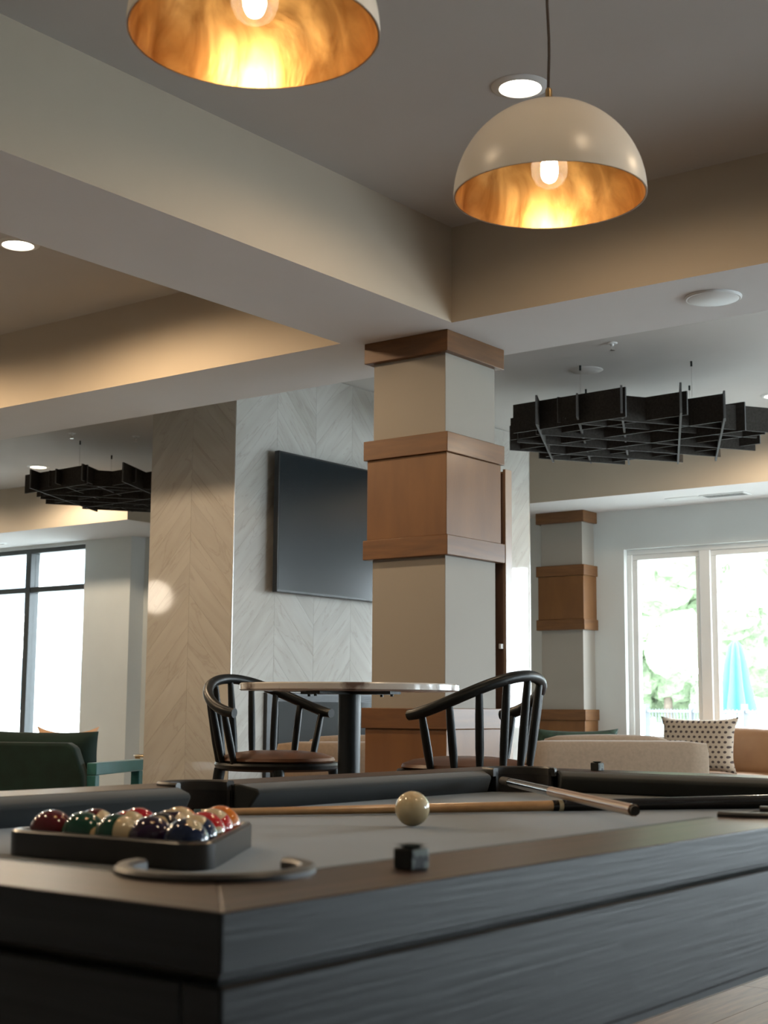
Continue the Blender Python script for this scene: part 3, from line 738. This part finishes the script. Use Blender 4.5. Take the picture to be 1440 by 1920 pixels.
# ================================================================== ROUND TABLE AND STOOLS
TX, TY, TZ = 3.936, 3.143, 1.029
t = thing('round_table', 'round marble-topped bar table on a black pedestal', 'table', (TX, TY, 0))
bm = new_bm(); lathe(bm, [(0, TZ - 0.026), (0.379, TZ - 0.026), (0.384, TZ - 0.022), (0.384, TZ - 0.004), (0.380, TZ), (0, TZ)], 96); obj('table_top', bm, marble_top, t, smooth='auto')
bm = new_bm(); lathe(bm, [(0, 0.016), (0.039, 0.016), (0.039, TZ - 0.034), (0, TZ - 0.034)], 40); obj('pedestal', bm, black_metal, t, smooth='auto')
bm = new_bm(); lathe(bm, [(0, 0), (0.27, 0), (0.27, 0.010), (0.25, 0.016), (0, 0.018)], 64); obj('base_plate', bm, black_metal, t, smooth='auto')
bm = new_bm(); box(bm, (-0.20, -0.03, TZ - 0.036), (0.20, 0.03, TZ - 0.0265)); box(bm, (-0.03, -0.20, TZ - 0.0362), (0.03, 0.20, TZ - 0.0267)); obj('top_bracket', bm, black_metal, t)
for k in range(4):
    a = k*PI/2; bm = new_bm(); lathe(bm, [(0, TZ - 0.044), (0.006, TZ - 0.044), (0.006, TZ - 0.036), (0, TZ - 0.036)], 12, (0.185*math.cos(a), 0.185*math.sin(a), 0)); obj('bolt', bm, black_metal, t)

def stool(label, x, y, rz):
    t = thing('barrel_back_stool', label, 'stool', (x, y, 0), rz, 'barrel-back stools at the round table')
    zs = 0.750
    bm = new_bm(); lathe(bm, [(0, zs - 0.028), (0.205, zs - 0.028), (0.222, zs - 0.020), (0.226, zs - 0.008), (0.222, zs), (0, zs)], 64); obj('seat_frame', bm, black_wood, t, smooth='auto')
    bm = new_bm(); lathe(bm, [(0, zs + 0.0005), (0.200, zs + 0.0005), (0.210, zs + 0.008), (0.205, zs + 0.018), (0.17, zs + 0.031), (0.10, zs + 0.040), (0, zs + 0.043)], 64); obj('seat_cushion', bm, cognac, t, smooth='auto')
    # hoop: U in plan, open to +Y, rising to the back
    def hoop(s):            # s in -1..1
        a = s * math.radians(98)
        px = 0.268 * math.sin(a); py = -0.24 * math.cos(a)
        w = 0.5 + 0.5*math.cos(abs(s)*PI)
        z = 0.925 + 0.125 * w**0.8
        return Vector((px, py, z))
    pts = [hoop(-1 + 2*i/48) for i in range(49)]
    bm = new_bm(); tube(bm, pts, [0.017]*2 + [0.0185]*45 + [0.017]*2, 14); obj('back_hoop', bm, black_wood, t, smooth='auto')
    for k in range(9):
        s = -0.88 + 1.76*k/8
        top = hoop(s); a = s * math.radians(98)
        bot = Vector((0.212*math.sin(a), -0.208*math.cos(a), zs - 0.004))
        bm = new_bm(); mid = (top + bot)/2
        tube(bm, [bot, bot.lerp(top, .3), bot.lerp(top, .7), top - (top - bot).normalized()*0.004], [0.011, 0.0140, 0.0135, 0.011], 10); obj('spindle', bm, black_wood, t, smooth='auto')
    for sx in (-1, 1):
        for sy in (-1, 1):
            bm = new_bm(); tube(bm, [(sx*0.225, sy*0.215, 0.0), (sx*0.15, sy*0.14, zs - 0.022)], [0.0135, 0.021], 14); obj('leg', bm, black_wood, t, smooth='auto')
    zf = 0.27; k = 1 - zf/(zs - .022); fx = 0.15 + 0.075*k; fy = 0.14 + 0.075*k
    for (a, b) in (((-fx, fy), (fx, fy)), ((-fx, -fy), (fx, -fy)), ((-fx, -fy), (-fx, fy)), ((fx, -fy), (fx, fy))):
        bm = new_bm(); tube(bm, [(*a, zf), (*b, zf)], 0.010, 10); obj('stretcher', bm, black_metal, t, smooth='auto')
    return t
stool('black spindle stool with brown leather seat left of the round table', 3.936, 3.475, PI)
stool('black spindle stool with brown leather seat right of the round table', 3.92, 2.645, 0.0)

# ================================================================== LOUNGE FURNITURE
def armchair(label, x, y, rz, w=1.02, ztop=0.75):
    # faces local +Y; its back is towards -Y
    t = thing('armchair', label, 'armchair', (x, y, 0), rz, 'beige lounge armchairs')
    h = w/2
    bm = new_bm(); puff(bm, (-h, -0.42, 0.16), (h, -0.20, ztop), 0.004, 8, 0.35); obj('backrest', bm, beige_fab, t, smooth=True)
    bm = new_bm(); puff(bm, (-h + .17, -0.20, 0.43), (h - .17, -0.05, ztop + 0.022), 0.015, 8, 0.6); obj('back_cushion', bm, beige_fab, t, smooth=True)
    for s in (-1, 1):
        bm = new_bm(); a, b = sorted((s*h, s*(h - .16))); puff(bm, (a, -0.2, 0.16), (b, 0.42, 0.58), 0.004, 8, 0.4); obj('armrest', bm, beige_fab, t, smooth=True)
    bm = new_bm(); puff(bm, (-h + .165, -0.18, 0.30), (h - .165, 0.42, 0.45), 0.01, 8, 0.5); obj('seat_cushion', bm, beige_fab, t, smooth=True)
    bbox('seat_base', (-h + .1, -0.3, 0.14), (h - .1, 0.38, 0.30), beige_fab, t, 0.01)
    for sx in (-1, 1):
        for sy in (-1, 1):
            bm = new_bm(); tube(bm, [(sx*(h - .1), sy*0.30 + .02, 0), (sx*(h - .12), sy*0.28 + .02, 0.16)], [0.014, 0.022], 12); obj('leg', bm, stain_h, t, smooth='auto')
    return t
armchair('beige armchair seen from behind at the right of the photograph', 8.105, 4.445, math.radians(-44), 1.13, 0.757)
armchair('beige armchair half hidden behind the round table pedestal', 6.42, 5.0, math.radians(-50), 1.0, 0.762)
t = thing('throw_pillow', 'dark green throw pillow peeking over the beige armchair', 'pillow', (8.19, 4.66, 0.455), math.radians(-44), 'throw pillows')
bm = new_bm(); pillow(bm, 0.56, 0.40, 0.14, mtx=Matrix.Translation((0, 0, 0.17))); obj('cover', bm, dark_green_fab, t, smooth=True)

# tan leather sofa below the window, facing -X
t = thing('leather_sofa', 'tan leather sofa below the white-framed window', 'sofa', (11.02, 4.45, 0), PI/2)
bm = new_bm(); puff(bm, (-1.12, -0.50, 0.14), (1.12, -0.24, 0.785), 0.004, 8, 0.35); obj('backrest', bm, tan_leather, t, smooth=True)
for k in range(2):
    bm = new_bm(); puff(bm, (-0.93 + k*0.93, -0.24, 0.42), (-0.005 + k*0.93 , -0.06, 0.80), 0.015, 8, 0.6); obj('back_cushion', bm, tan_leather, t, smooth=True)
    bm = new_bm(); puff(bm, (-0.93 + k*0.93, -0.22, 0.30), (-0.005 + k*0.93, 0.42, 0.45), 0.012, 8, 0.5); obj('seat_cushion', bm, tan_leather, t, smooth=True)
for s in (-1, 1):
    a, b = sorted((s*1.12, s*0.94)); bm = new_bm(); puff(bm, (a, -0.24, 0.14), (b, 0.42, 0.60), 0.004, 8, 0.4); obj('armrest', bm, tan_leather, t, smooth=True)
bbox('seat_base', (-1.0, -0.34, 0.12), (1.0, 0.38, 0.30), tan_leather, t, 0.01)
for sx in (-1, 1):
    for sy in (-1, 1):
        bm = new_bm(); tube(bm, [(sx*1.0, sy*0.32, 0), (sx*1.0, sy*0.32, 0.14)], [0.015, 0.02], 12); obj('leg', bm, stain_h, t, smooth='auto')

def polka():
    m = bpy.data.materials.new('polka_dot_fabric'); m.use_nodes = True; nt = m.node_tree; N = nt.nodes; L = nt.links; b = N['Principled BSDF']; b.inputs['Roughness'].default_value = 0.9
    tc = N.new('ShaderNodeTexCoord'); sp = N.new('ShaderNodeSeparateXYZ'); L.new(tc.outputs['Object'], sp.inputs[0])
    def fr(sock, sc, off=None):
        a = N.new('ShaderNodeMath'); a.operation = 'MULTIPLY'; a.inputs[1].default_value = sc; L.new(sock, a.inputs[0]); return a.outputs[0]
    px, pz = fr(sp.outputs['X'], 22), fr(sp.outputs['Z'], 26)
    fz = N.new('ShaderNodeMath'); fz.operation = 'FLOOR'; L.new(pz, fz.inputs[0])
    hf = N.new('ShaderNodeMath'); hf.operation = 'MULTIPLY_ADD'; hf.inputs[1].default_value = 0.5; L.new(fz.outputs[0], hf.inputs[0]); L.new(px, hf.inputs[2])
    def cent(s):
        f = N.new('ShaderNodeMath'); f.operation = 'FRACT'; L.new(s, f.inputs[0]); g = N.new('ShaderNodeMath'); g.operation = 'SUBTRACT'; g.inputs[1].default_value = 0.5; L.new(f.outputs[0], g.inputs[0])
        h = N.new('ShaderNodeMath'); h.operation = 'MULTIPLY'; L.new(g.outputs[0], h.inputs[0]); L.new(g.outputs[0], h.inputs[1]); return h.outputs[0]
    ad = N.new('ShaderNodeMath'); ad.operation = 'ADD'; L.new(cent(hf.outputs[0]), ad.inputs[0]); L.new(cent(pz), ad.inputs[1])
    lt = N.new('ShaderNodeMath'); lt.operation = 'LESS_THAN'; lt.inputs[1].default_value = 0.07; L.new(ad.outputs[0], lt.inputs[0])
    mx = N.new('ShaderNodeMixRGB'); L.new(lt.outputs[0], mx.inputs[0]); mx.inputs[1].default_value = (0.34, 0.275, 0.21, 1); mx.inputs[2].default_value = (0.04, 0.026, 0.024, 1); L.new(mx.outputs[0], b.inputs['Base Color'])
    return m
t = thing('throw_pillow', 'beige throw pillow with dark dots on the tan leather sofa', 'pillow', (10.70, 4.985, 0.45), PI/2 + 0.05, 'throw pillows')
bm = new_bm(); pillow(bm, 0.66, 0.45, 0.17, pinch=0.13, mtx=Matrix.Translation((0, 0, 0.225)) @ Matrix.Rotation(math.radians(10), 4, 'X')); obj('cover', bm, polka(), t, smooth=True)

# green velvet armchair, far left, facing away
az = math.radians(12)
fv = right*math.sin(az) + fwd*math.cos(az); rzg = math.atan2(fv.y, fv.x) - PI/2
t = thing('green_armchair', 'dark green velvet armchair with teal open arms, seen from behind', 'armchair', (5.70, 6.865, 0), rzg)
bm = new_bm()
poly = [(-0.43, 0.24), (0.43, 0.24), (0.415, 0.56), (0.355, 0.715), (0.31, 0.738), (-0.31, 0.738), (-0.355, 0.715), (-0.415, 0.56)]
prism(bm, poly, 0, 0.09, Matrix(((1, 0, 0, 0), (0, 0, 1, -0.42), (0, 1, 0, 0), (0, 0, 0, 1))))
obj('backrest', bm, green_velvet, t, bevel=0.02, seg=4)
bm = new_bm(); pillow(bm, 0.70, 0.45, 0.20, 14, 0.05, Matrix.Translation((0.07, -0.20, 0.578)) @ Matrix.Rotation(math.radians(8), 4, 'X')); obj('back_cushion', bm, green_velvet, t, smooth=True)
bm = new_bm(); puff(bm, (-0.37, -0.32, 0.27), (0.37, 0.38, 0.42), 0.012, 8, 0.5); obj('seat_cushion', bm, green_velvet, t, smooth=True)
for s in (-1, 1):
    a = s*0.44
    bm = new_bm(); box(bm, (a - .03, -0.36, 0.555), (a + .03, 0.36, 0.625)); obj('armrest', bm, green_wood, t, bevel=0.006)
    for y, z0 in ((-0.335, 0.0), (0.33, 0.0)):
        bm = new_bm(); box(bm, (a - .028, y - .03, z0), (a + .028, y + .03, 0.555)); obj('leg', bm, green_wood, t, bevel=0.005)
    bm = new_bm(); box(bm, (a - .022, -0.305, 0.42), (a + .022, 0.30, 0.455)); obj('side_rail', bm, green_wood, t, bevel=0.004)
bm = new_bm(); box(bm, (-0.41, 0.30, 0.24), (0.41, 0.35, 0.30)); obj('front_rail', bm, green_wood, t, bevel=0.004)
pp = Matrix.Translation((5.70, 6.865, 0)) @ Matrix.Rotation(rzg, 4, 'Z') @ Vector((0.12, 0.0, 0.435))
t = thing('throw_pillow', 'peach throw pillow tucked behind the dark green cushion', 'pillow', tuple(pp), rzg, 'throw pillows')
bm = new_bm(); pillow(bm, 0.40, 0.40, 0.13, 14, 0.20, Matrix.Translation((0, 0.01, 0.19))); obj('cover', bm, peach_fab, t, smooth=True)

# gold wire side table behind the chimney breast
t = thing('wire_side_table', 'gold wire side table beside the marble-clad chimney', 'side table', (7.42, 7.62, 0))
for z, r in ((0.0, 0.20), (0.585, 0.23)):
    bm = new_bm(); tube(bm, [(r*math.cos(2*PI*i/40), r*math.sin(2*PI*i/40), z + 0.008) for i in range(40)], 0.007, 8, closed=True); obj('hoop', bm, gold_wire, t, smooth='auto')
for k in range(8):
    a = 2*PI*k/8
    for s in (-1, 1):
        b = a + s*PI/4*1.4
        bm = new_bm(); tube(bm, [((0.20 + .03*q - .08*math.sin(PI*q))*math.cos(a + (b-a)*q), (0.20 + .03*q - .08*math.sin(PI*q))*math.sin(a + (b-a)*q), 0.008 + 0.577*q) for q in [i/10 for i in range(11)]], 0.0055, 8); obj('wire', bm, gold_wire, t, smooth='auto')
bm = new_bm(); lathe(bm, [(0, 0.592), (0.235, 0.592), (0.235, 0.600), (0, 0.600)], 48); obj('table_top', bm, glass, t)

# ================================================================== LIGHT FITTINGS
def dome_pendant(label, x, y, zr, R):
    t = thing('dome_pendant', label, 'pendant lamp', (x, y, zr), 0, 'dome pendants over the pool table')
    N_ = 28
    out = [(R*math.cos(a), R*1.0*math.sin(a)) for a in [PI/2*i/N_ for i in range(N_ + 1)]]
    inn = [((R - 0.004)*math.cos(a), (R - 0.004)*math.sin(a)) for a in [PI/2*i/N_ for i in range(N_ + 1)]]
    bm = new_bm(); lathe(bm, [(R - 0.0018, 0.0)] + out[:-1] + [(0.012, R)] , 96); 
    sh = obj('shade', bm, shade_white, t, smooth='auto')
    bm = new_bm(); lathe(bm, [(R - 0.0018, 0.0)] + inn[:-1] + [(0.012, R - 0.004)], 96)
    li = obj('gold_lining', bm, gold, t, smooth='auto')
    bm = new_bm(); lathe(bm, [(0, R - 0.001), (0.011, R - 0.001), (0.011, R + 0.006), (0.007, R + 0.012), (0.007, R + 0.030), (0.005, R + 0.034), (0, R + 0.034)], 24); obj('cord_grip', bm, brass, t, smooth='auto')
    bm = new_bm(); n = 30; tube(bm, [(0.0016*math.sin(i*0.9), 0.0012*math.cos(i*1.1), R + 0.03 + (HC - zr - R - 0.045)*i/n) for i in range(n + 1)], 0.0030, 8); obj('cord', bm, cord_mat, t, smooth='auto')
    bm = new_bm(); lathe(bm, [(0, HC - zr - 0.022), (0.05, HC - zr - 0.022), (0.06, HC - zr - 0.012), (0.06, HC - zr - 0.0005), (0, HC - zr - 0.0005)], 32); obj('canopy', bm, shade_white, t, smooth='auto')
    bm = new_bm(); lathe(bm, [(0, R - 0.006), (0.020, R - 0.006), (0.020, R - 0.060), (0.016, R - 0.068), (0, R - 0.068)], 24); obj('socket', bm, brass, t, smooth='auto')
    z0 = R - 0.062
    pr = [(r_*1.15, z0 - (z_ - 0.0)*1.06) for r_, z_ in ((0.0125, 0), (0.0125, 0.012), (0.016, 0.022), (0.026, 0.040), (0.0305, 0.058), (0.030, 0.074), (0.024, 0.089), (0.013, 0.0975), (0, 0.099))]
    bm = new_bm(); lathe(bm, pr, 32); bu = obj('bulb', bm, bulb_glass, t, smooth='auto')
    for k in range(4):
        a = 2*PI*k/4 + 0.4
        bm = new_bm(); tube(bm, [(0.0075*math.cos(a), 0.0075*math.sin(a), z0 - 0.030), (0.0040*math.cos(a), 0.0040*math.sin(a), z0 - 0.084)], 0.0013, 8); obj('filament', bm, filament, bu)
    l = bpy.data.lights.new('bulb_light', 'POINT'); l.energy = 3.2; l.color = (1.0, 0.80, 0.56); l.shadow_soft_size = 0.018
    lo = bpy.data.objects.new('bulb_light', l); C.objects.link(lo); lo.parent = t; lo.location = (0, 0, z0 - 0.056)
    return t
k_ = 0.7405
dome_pendant('cream dome pendant with gold lining cut off by the top edge', 1.4545, 1.353, 1.920, 0.185)
dome_pendant('cream dome pendant with gold lining hanging in full view', 2.2868, 1.347, 1.920, 0.185)

def downlight(label, x, y, z=HC, r=0.075, watts=34.0, on=True, warm=WARM):
    t = thing('downlight', label, 'downlight', (x, y, z), 0, 'round recessed downlights')
    bm = new_bm(); lathe(bm, [(r, -0.004), (r + 0.004, -0.010), (r + 0.028, -0.004), (r + 0.032, -0.0005), (r + 0.002, -0.0005), (r, -0.004)], 48); obj('trim_ring', bm, plastic_white, t, smooth='auto')
    bm = new_bm(); lathe(bm, [(0, -0.005), (r - 0.002, -0.004), (r + 0.001, -0.001), (0, -0.001)], 48); obj('lens', bm, lens_glow if on else lens_off, t, smooth='auto')
    if on:
        l = bpy.data.lights.new('downlight_beam', 'SPOT'); l.energy = watts; l.color = warm; l.spot_size = math.radians(174); l.spot_blend = 0.35; l.shadow_soft_size = 0.06
        lo = bpy.data.objects.new('downlight_beam', l); C.objects.link(lo); lo.parent = t; lo.location = (0, 0, -0.075)
    return t
downlight('lit downlight in the ceiling beside the full-view dome pendant', 4.27, 2.636)
downlight('lit downlight in the left ceiling tray at the photo edge', 4.34, 5.60, watts=120)
downlight('lit downlight above the left slatted ceiling baffle', 8.734, 10.817, watts=125, warm=(1.0, 0.80, 0.58))
downlight('unlit downlight in the soffit over the black-framed window', 10.05, 13.08, HB, 0.06, on=False)
for lab, x, y, wt in (
        ('downlight over the far right of the pool table, outside the photograph', 4.27, 0.06, 34),
        ('downlight right of the cut-off dome pendant, outside the photograph', 1.9, 0.06, 34),
        ('downlight left of the cut-off dome pendant, outside the photograph', 0.9, 2.64, 34),
        ('downlight deep in the left ceiling tray, outside the photograph', 4.34, 7.6, 120),
        ('downlight in the left ceiling tray nearest the long beam, outside the photograph', 1.9, 5.6, 120),
        ('downlight in the rear left corner of the left ceiling tray', 1.9, 7.6, 120),
        ('lounge downlight hidden above the right slatted baffle near the soffit', 9.80, 3.9, 110),
        ('lounge downlight right of the photograph near the window soffit', 9.95, 0.8, 80),
        ('added downlight out of view at the far left, brightening the lounge soffit', 8.734, 13.2, 80)):  # last entry: extra unseen lamp, put in to brighten the left soffit face
    downlight(lab, x, y, watts=wt, warm=(1.0, 0.80, 0.58) if x > 6 else WARM)

# frosted globe pendant to the left, outside the photograph; it glints in the glossy chimney tiles
t = thing('globe_pendant', 'frosted globe pendant left of the photograph, mirrored in the tiles', 'pendant lamp', (3.35, 10.27, 2.01))
bm = new_bm(); lathe(bm, [(0.0, -0.16)] + [(0.16*math.cos(a), 0.16*math.sin(a)) for a in [-PI/2 + PI*i/24 for i in range(1, 24)]] + [(0.03, 0.16)], 40); obj('globe', bm, globe_glow, t, smooth='auto')
bm = new_bm(); tube(bm, [(0, 0, 0.155), (0, 0, HC - 2.01)], 0.005, 10); obj('rod', bm, brass, t)

# ------------------------------------------------------------------ slatted baffle clouds
def baffle(label, cx, cy, R=0.93, h=0.19, zb=2.745):
    t = thing('ceiling_baffle', label, 'baffle', (cx, cy, zb), 0, 'slatted ceiling baffles')
    base = math.atan2(fwd.y, fwd.x) - math.radians(11.0)
    rnd = random.Random(3)
    step = 0.30
    for fam in range(3):
        a = base + fam*PI/3; d = Vector((math.cos(a), math.sin(a), 0)); nrm = Vector((-d.y, d.x, 0))
        for k in range(-3, 4):
            if fam and k == (-3 if fam == 1 else 3): continue
            off = k*step + (0.05, -0.07, 0.02)[fam] + rnd.uniform(-0.03, 0.03)
            if abs(off) > R*0.93: continue
            half = math.sqrt(R*R - off*off)
            ext = 1.10 if fam == 0 else 0.94
            a0 = -half * ext * rnd.uniform(0.84, 1.0) - 0.03; a1 = half * ext * rnd.uniform(0.84, 1.0) + 0.03
            bm = new_bm()
            o = nrm*off; th = 0.0065
            z0 = rnd.choice((0.0, 0.0, 0.012, 0.024))
            P = [o + d*a0 - nrm*th, o + d*a1 - nrm*th, o + d*a1 + nrm*th, o + d*a0 + nrm*th]
            prism(bm, [(q.x, q.y) for q in P], z0, h - rnd.choice((0.0, 0.0, 0.015)))
            b_ = obj('blade', bm, [felt, felt_edge], t)
            for q in b_.data.polygons:
                if abs(q.normal.dot(nrm)) < 0.5: q.material_index = 1
    for k in range(4):
        a = base + PI/4 + k*PI/2; x, y = R*0.55*math.cos(a), R*0.55*math.sin(a)
        bm = new_bm(); tube(bm, [(x, y, h - 0.03), (x, y, HC - zb)], 0.0016, 6); obj('hanger_wire', bm, steel, t)
        bm = new_bm(); lathe(bm, [(0, HC - zb - 0.035), (0.007, HC - zb - 0.035), (0.007, HC - zb - 0.0005), (0, HC - zb - 0.0005)], 12, (x, y, 0)); obj('hanger_anchor', bm, black_metal, t)
    return t
baffle('charcoal slatted ceiling baffle at the right of the photograph', 8.66, 4.43)
baffle('charcoal slatted ceiling baffle left of the marble-clad chimney', 8.55, 9.28, h=0.16)

# ------------------------------------------------------------------ ceiling fittings
t = thing('ceiling_speaker', 'round white ceiling speaker under the cross beam', 'speaker', (5.732, 2.551, HB))
bm = new_bm(); lathe(bm, [(0, -0.014), (0.105, -0.013), (0.112, -0.010), (0, -0.009)], 64); obj('grille', bm, plastic_white, t, smooth='auto')
bm = new_bm(); lathe(bm, [(0.108, -0.010), (0.118, -0.011), (0.124, -0.006), (0.124, -0.0005), (0.108, -0.0005), (0.108, -0.010)], 64); obj('rim', bm, plastic_white, t, smooth='auto')
t = thing('ceiling_speaker', 'faint flush ceiling speaker above the right slatted baffle', 'speaker', (8.311, 4.62, HC))
bm = new_bm(); lathe(bm, [(0, -0.008), (0.10, -0.008), (0.11, -0.0005), (0, -0.0005)], 48); obj('grille', bm, ceil_paint, t, smooth='auto')
for lab, x, y in (('small sprinkler head in the ceiling above the right slatted baffle', 7.775, 4.139), ('small sprinkler head in the ceiling near the left downlight', 7.791, 9.23), ('small sprinkler head in the ceiling beside the marble-clad chimney', 8.201, 8.894)):
    t = thing('sprinkler_head', lab, 'sprinkler', (x, y, HC), 0, 'ceiling sprinkler heads')
    bm = new_bm(); lathe(bm, [(0, -0.006), (0.028, -0.006), (0.034, -0.0005), (0, -0.0005)], 24); obj('escutcheon', bm, plastic_white, t, smooth='auto')
    bm = new_bm(); lathe(bm, [(0, -0.020), (0.010, -0.020), (0.010, -0.006), (0, -0.006)], 16); obj('body', bm, plastic_white, t, smooth='auto')
    bm = new_bm()
    for s in (-1, 1): tube(bm, [(s*0.009, 0, -0.018), (s*0.013, 0, -0.030), (s*0.004, 0, -0.044)], 0.0025, 8)
    obj('yoke', bm, steel, t, smooth='auto')
    bm = new_bm(); lathe(bm, [(0, -0.048), (0.016, -0.048), (0.016, -0.044), (0, -0.044)], 16); obj('deflector', bm, steel, t)
t = thing('ceiling_vent', 'rectangular air vent in the soffit over the white-framed window', 'vent', (11.22, 4.93, HB))
bm = new_bm()
for lo, hi in (((-0.09, -0.20, -0.008), (0.09, -0.18, -0.0005)), ((-0.09, 0.18, -0.008), (0.09, 0.20, -0.0005)), ((-0.09, -0.18, -0.008), (-0.07, 0.18, -0.0005)), ((0.07, -0.18, -0.008), (0.09, 0.18, -0.0005))): box(bm, lo, hi)
obj('frame', bm, white_trim, t)
for k in range(7): bbox('louver', (-0.066 + k*0.02, -0.18, -0.007), (-0.060 + k*0.02, 0.18, -0.001), black_metal if k % 2 else white_trim, t)
bbox('access_plate', (-0.08, 0.23, -0.004), (0.08, 0.52, -0.0005), white_trim, t, 0.001)

# ================================================================== OUTSIDE THE WINDOWS
lawn = mat('patio_paving', (0.34, 0.35, 0.33), 0.95, var=0.25, vscale=3)
leaf = mat('tree_foliage', (0.20, 0.26, 0.15), 0.8, var=0.35, vscale=6, bump=0.8, bscale=14, bdist=0.1)
bark = mat('tree_bark', (0.10, 0.075, 0.055), 0.9, var=0.3, vscale=12, bump=0.5, bscale=20)
fence_m = mat('fence_metal', (0.06, 0.065, 0.07), 0.5, var=0.1, vscale=20)
facade = mat('pale_facade', (0.55, 0.54, 0.50), 0.9, var=0.05, vscale=2)
pane_b = mat('facade_window_glass', (0.10, 0.13, 0.15), 0.15, var=0.1, vscale=1)
canvas = mat('pale_blue_canvas', (0.045, 0.23, 0.33), 0.9, var=0.05, vscale=10)
struct('ground_outside', (XR + 0.2, -30, -0.25), (70, 60, -0.15), lawn, 'pale paved ground outside the windows', 'ground')
def tree(label, x, y, h, r, seed, trunk=1.6):
    rnd = random.Random(seed)
    t = thing('tree', label, 'tree', (x, y, -0.15), 0, 'trees outside the window')
    bm = new_bm()
    for k in range(22):
        a = rnd.uniform(0, 2*PI); q = r*math.sqrt(rnd.random())*0.8; z = trunk + (h - trunk)*rnd.uniform(0.08, 0.92)
        s = r*rnd.uniform(0.26, 0.46)
        g = bmesh.ops.create_icosphere(bm, subdivisions=3, radius=s)
        for v in g['verts']:
            n_ = v.co.normalized(); f = 1 + 0.16*math.sin(9*n_.x + k) * math.sin(8*n_.y + 2*k) + 0.13*rnd.uniform(-1, 1)
            v.co = v.co*f + Vector((q*math.cos(a), q*math.sin(a), z))
    obj('crown', bm, leaf, t)
    bm = new_bm(); tube(bm, [(0, 0, 0), (0.05, 0.02, trunk*0.6), (0, 0, trunk + (h - trunk)*0.4)], [0.16, 0.13, 0.07], 12); obj('trunk', bm, bark, t, smooth='auto')
tree('leafy tree seen through the left pane of the white-framed window', 33.0, 15.6, 8.0, 2.6, 1)
tree('leafy tree behind the pale blue parasol', 41.0, 14.6, 10.5, 3.0, 2)
tree('small round tree outside the left pane, just above the fence', 29.0, 14.2, 3.2, 1.3, 3, 0.8)
tree('leafy tree behind the parasol at the right edge', 32.0, 8.4, 7.5, 2.4, 4)
t = thing('fence', 'low metal picket fence outside the white-framed window', 'fence', (21.0, 9.0, -0.15), math.radians(-38))
FH = 1.12
for z in (0.12, FH - 0.06): bbox('rail', (-0.02, -3.5, z), (0.02, 3.5, z + 0.04), fence_m, t)
me_p = None
for k in range(57):
    y = -3.36 + k*0.12
    if me_p is None: p = bbox('picket', (-0.009, -0.009, 0.1), (0.009, 0.009, FH), fence_m, t); me_p = p.data
    else: p = bpy.data.objects.new('picket', me_p); C.objects.link(p); p.parent = t
    p.location = (0, y, 0)
for y in (-3.5, -1.75, 0.0, 1.75, 3.5): bbox('post', (-0.04, y - 0.04, 0), (0.04, y + 0.04, FH + 0.08), fence_m, t)
t = thing('parasol', 'closed pale blue parasol outside the white-framed window', 'parasol', (22.85, 9.93, -0.15))
bm = new_bm(); rings = []
for z, r, am in ((2.26, 0.03, 0.0), (2.18, 0.10, 0.25), (1.9, 0.15, 0.3), (1.5, 0.20, 0.32), (1.2, 0.26, 0.34), (1.05, 0.28, 0.36)):
    rings.append([bm.verts.new(((r*(1 + am*math.cos(8*2*PI*i/64)))*math.cos(2*PI*i/64), (r*(1 + am*math.cos(8*2*PI*i/64)))*math.sin(2*PI*i/64), z)) for i in range(64)])
for A, B in zip(rings, rings[1:]):
    for i in range(64): bm.faces.new((A[i], A[(i+1) % 64], B[(i+1) % 64], B[i]))
bm.faces.new(rings[0]); bm.faces.new(rings[-1][::-1])
obj('canopy', bm, canvas, t, smooth='auto')
bm = new_bm(); tube(bm, [(0, 0, 0), (0, 0, 2.32)], 0.025, 12); obj('pole', bm, fence_m, t)
bm = new_bm(); lathe(bm, [(0, 0), (0.3, 0), (0.3, 0.06), (0, 0.1)], 24); obj('base', bm, fence_m, t)
t = thing('apartment_building', 'pale apartment building seen through the black-framed window', 'building', (26.0, 36.0, -0.15))
bbox('wall', (0, -14, 0), (8, 12, 11), facade, t)
for fl_ in range(4):
    for k in range(8):
        y = -12.6 + k*3.0; z = 0.9 + fl_*2.7
        f = bbox('window', (-0.06, y, z), (0.05, y + 1.3, z + 1.6), white_trim, t)
        bbox('pane', (-0.075, y + 0.08, z + 0.08), (-0.055, y + 1.22, z + 1.52), pane_b, f)
bbox('roof', (-0.3, -14.3, 11), (8.3, 12.3, 11.25), facade, t)
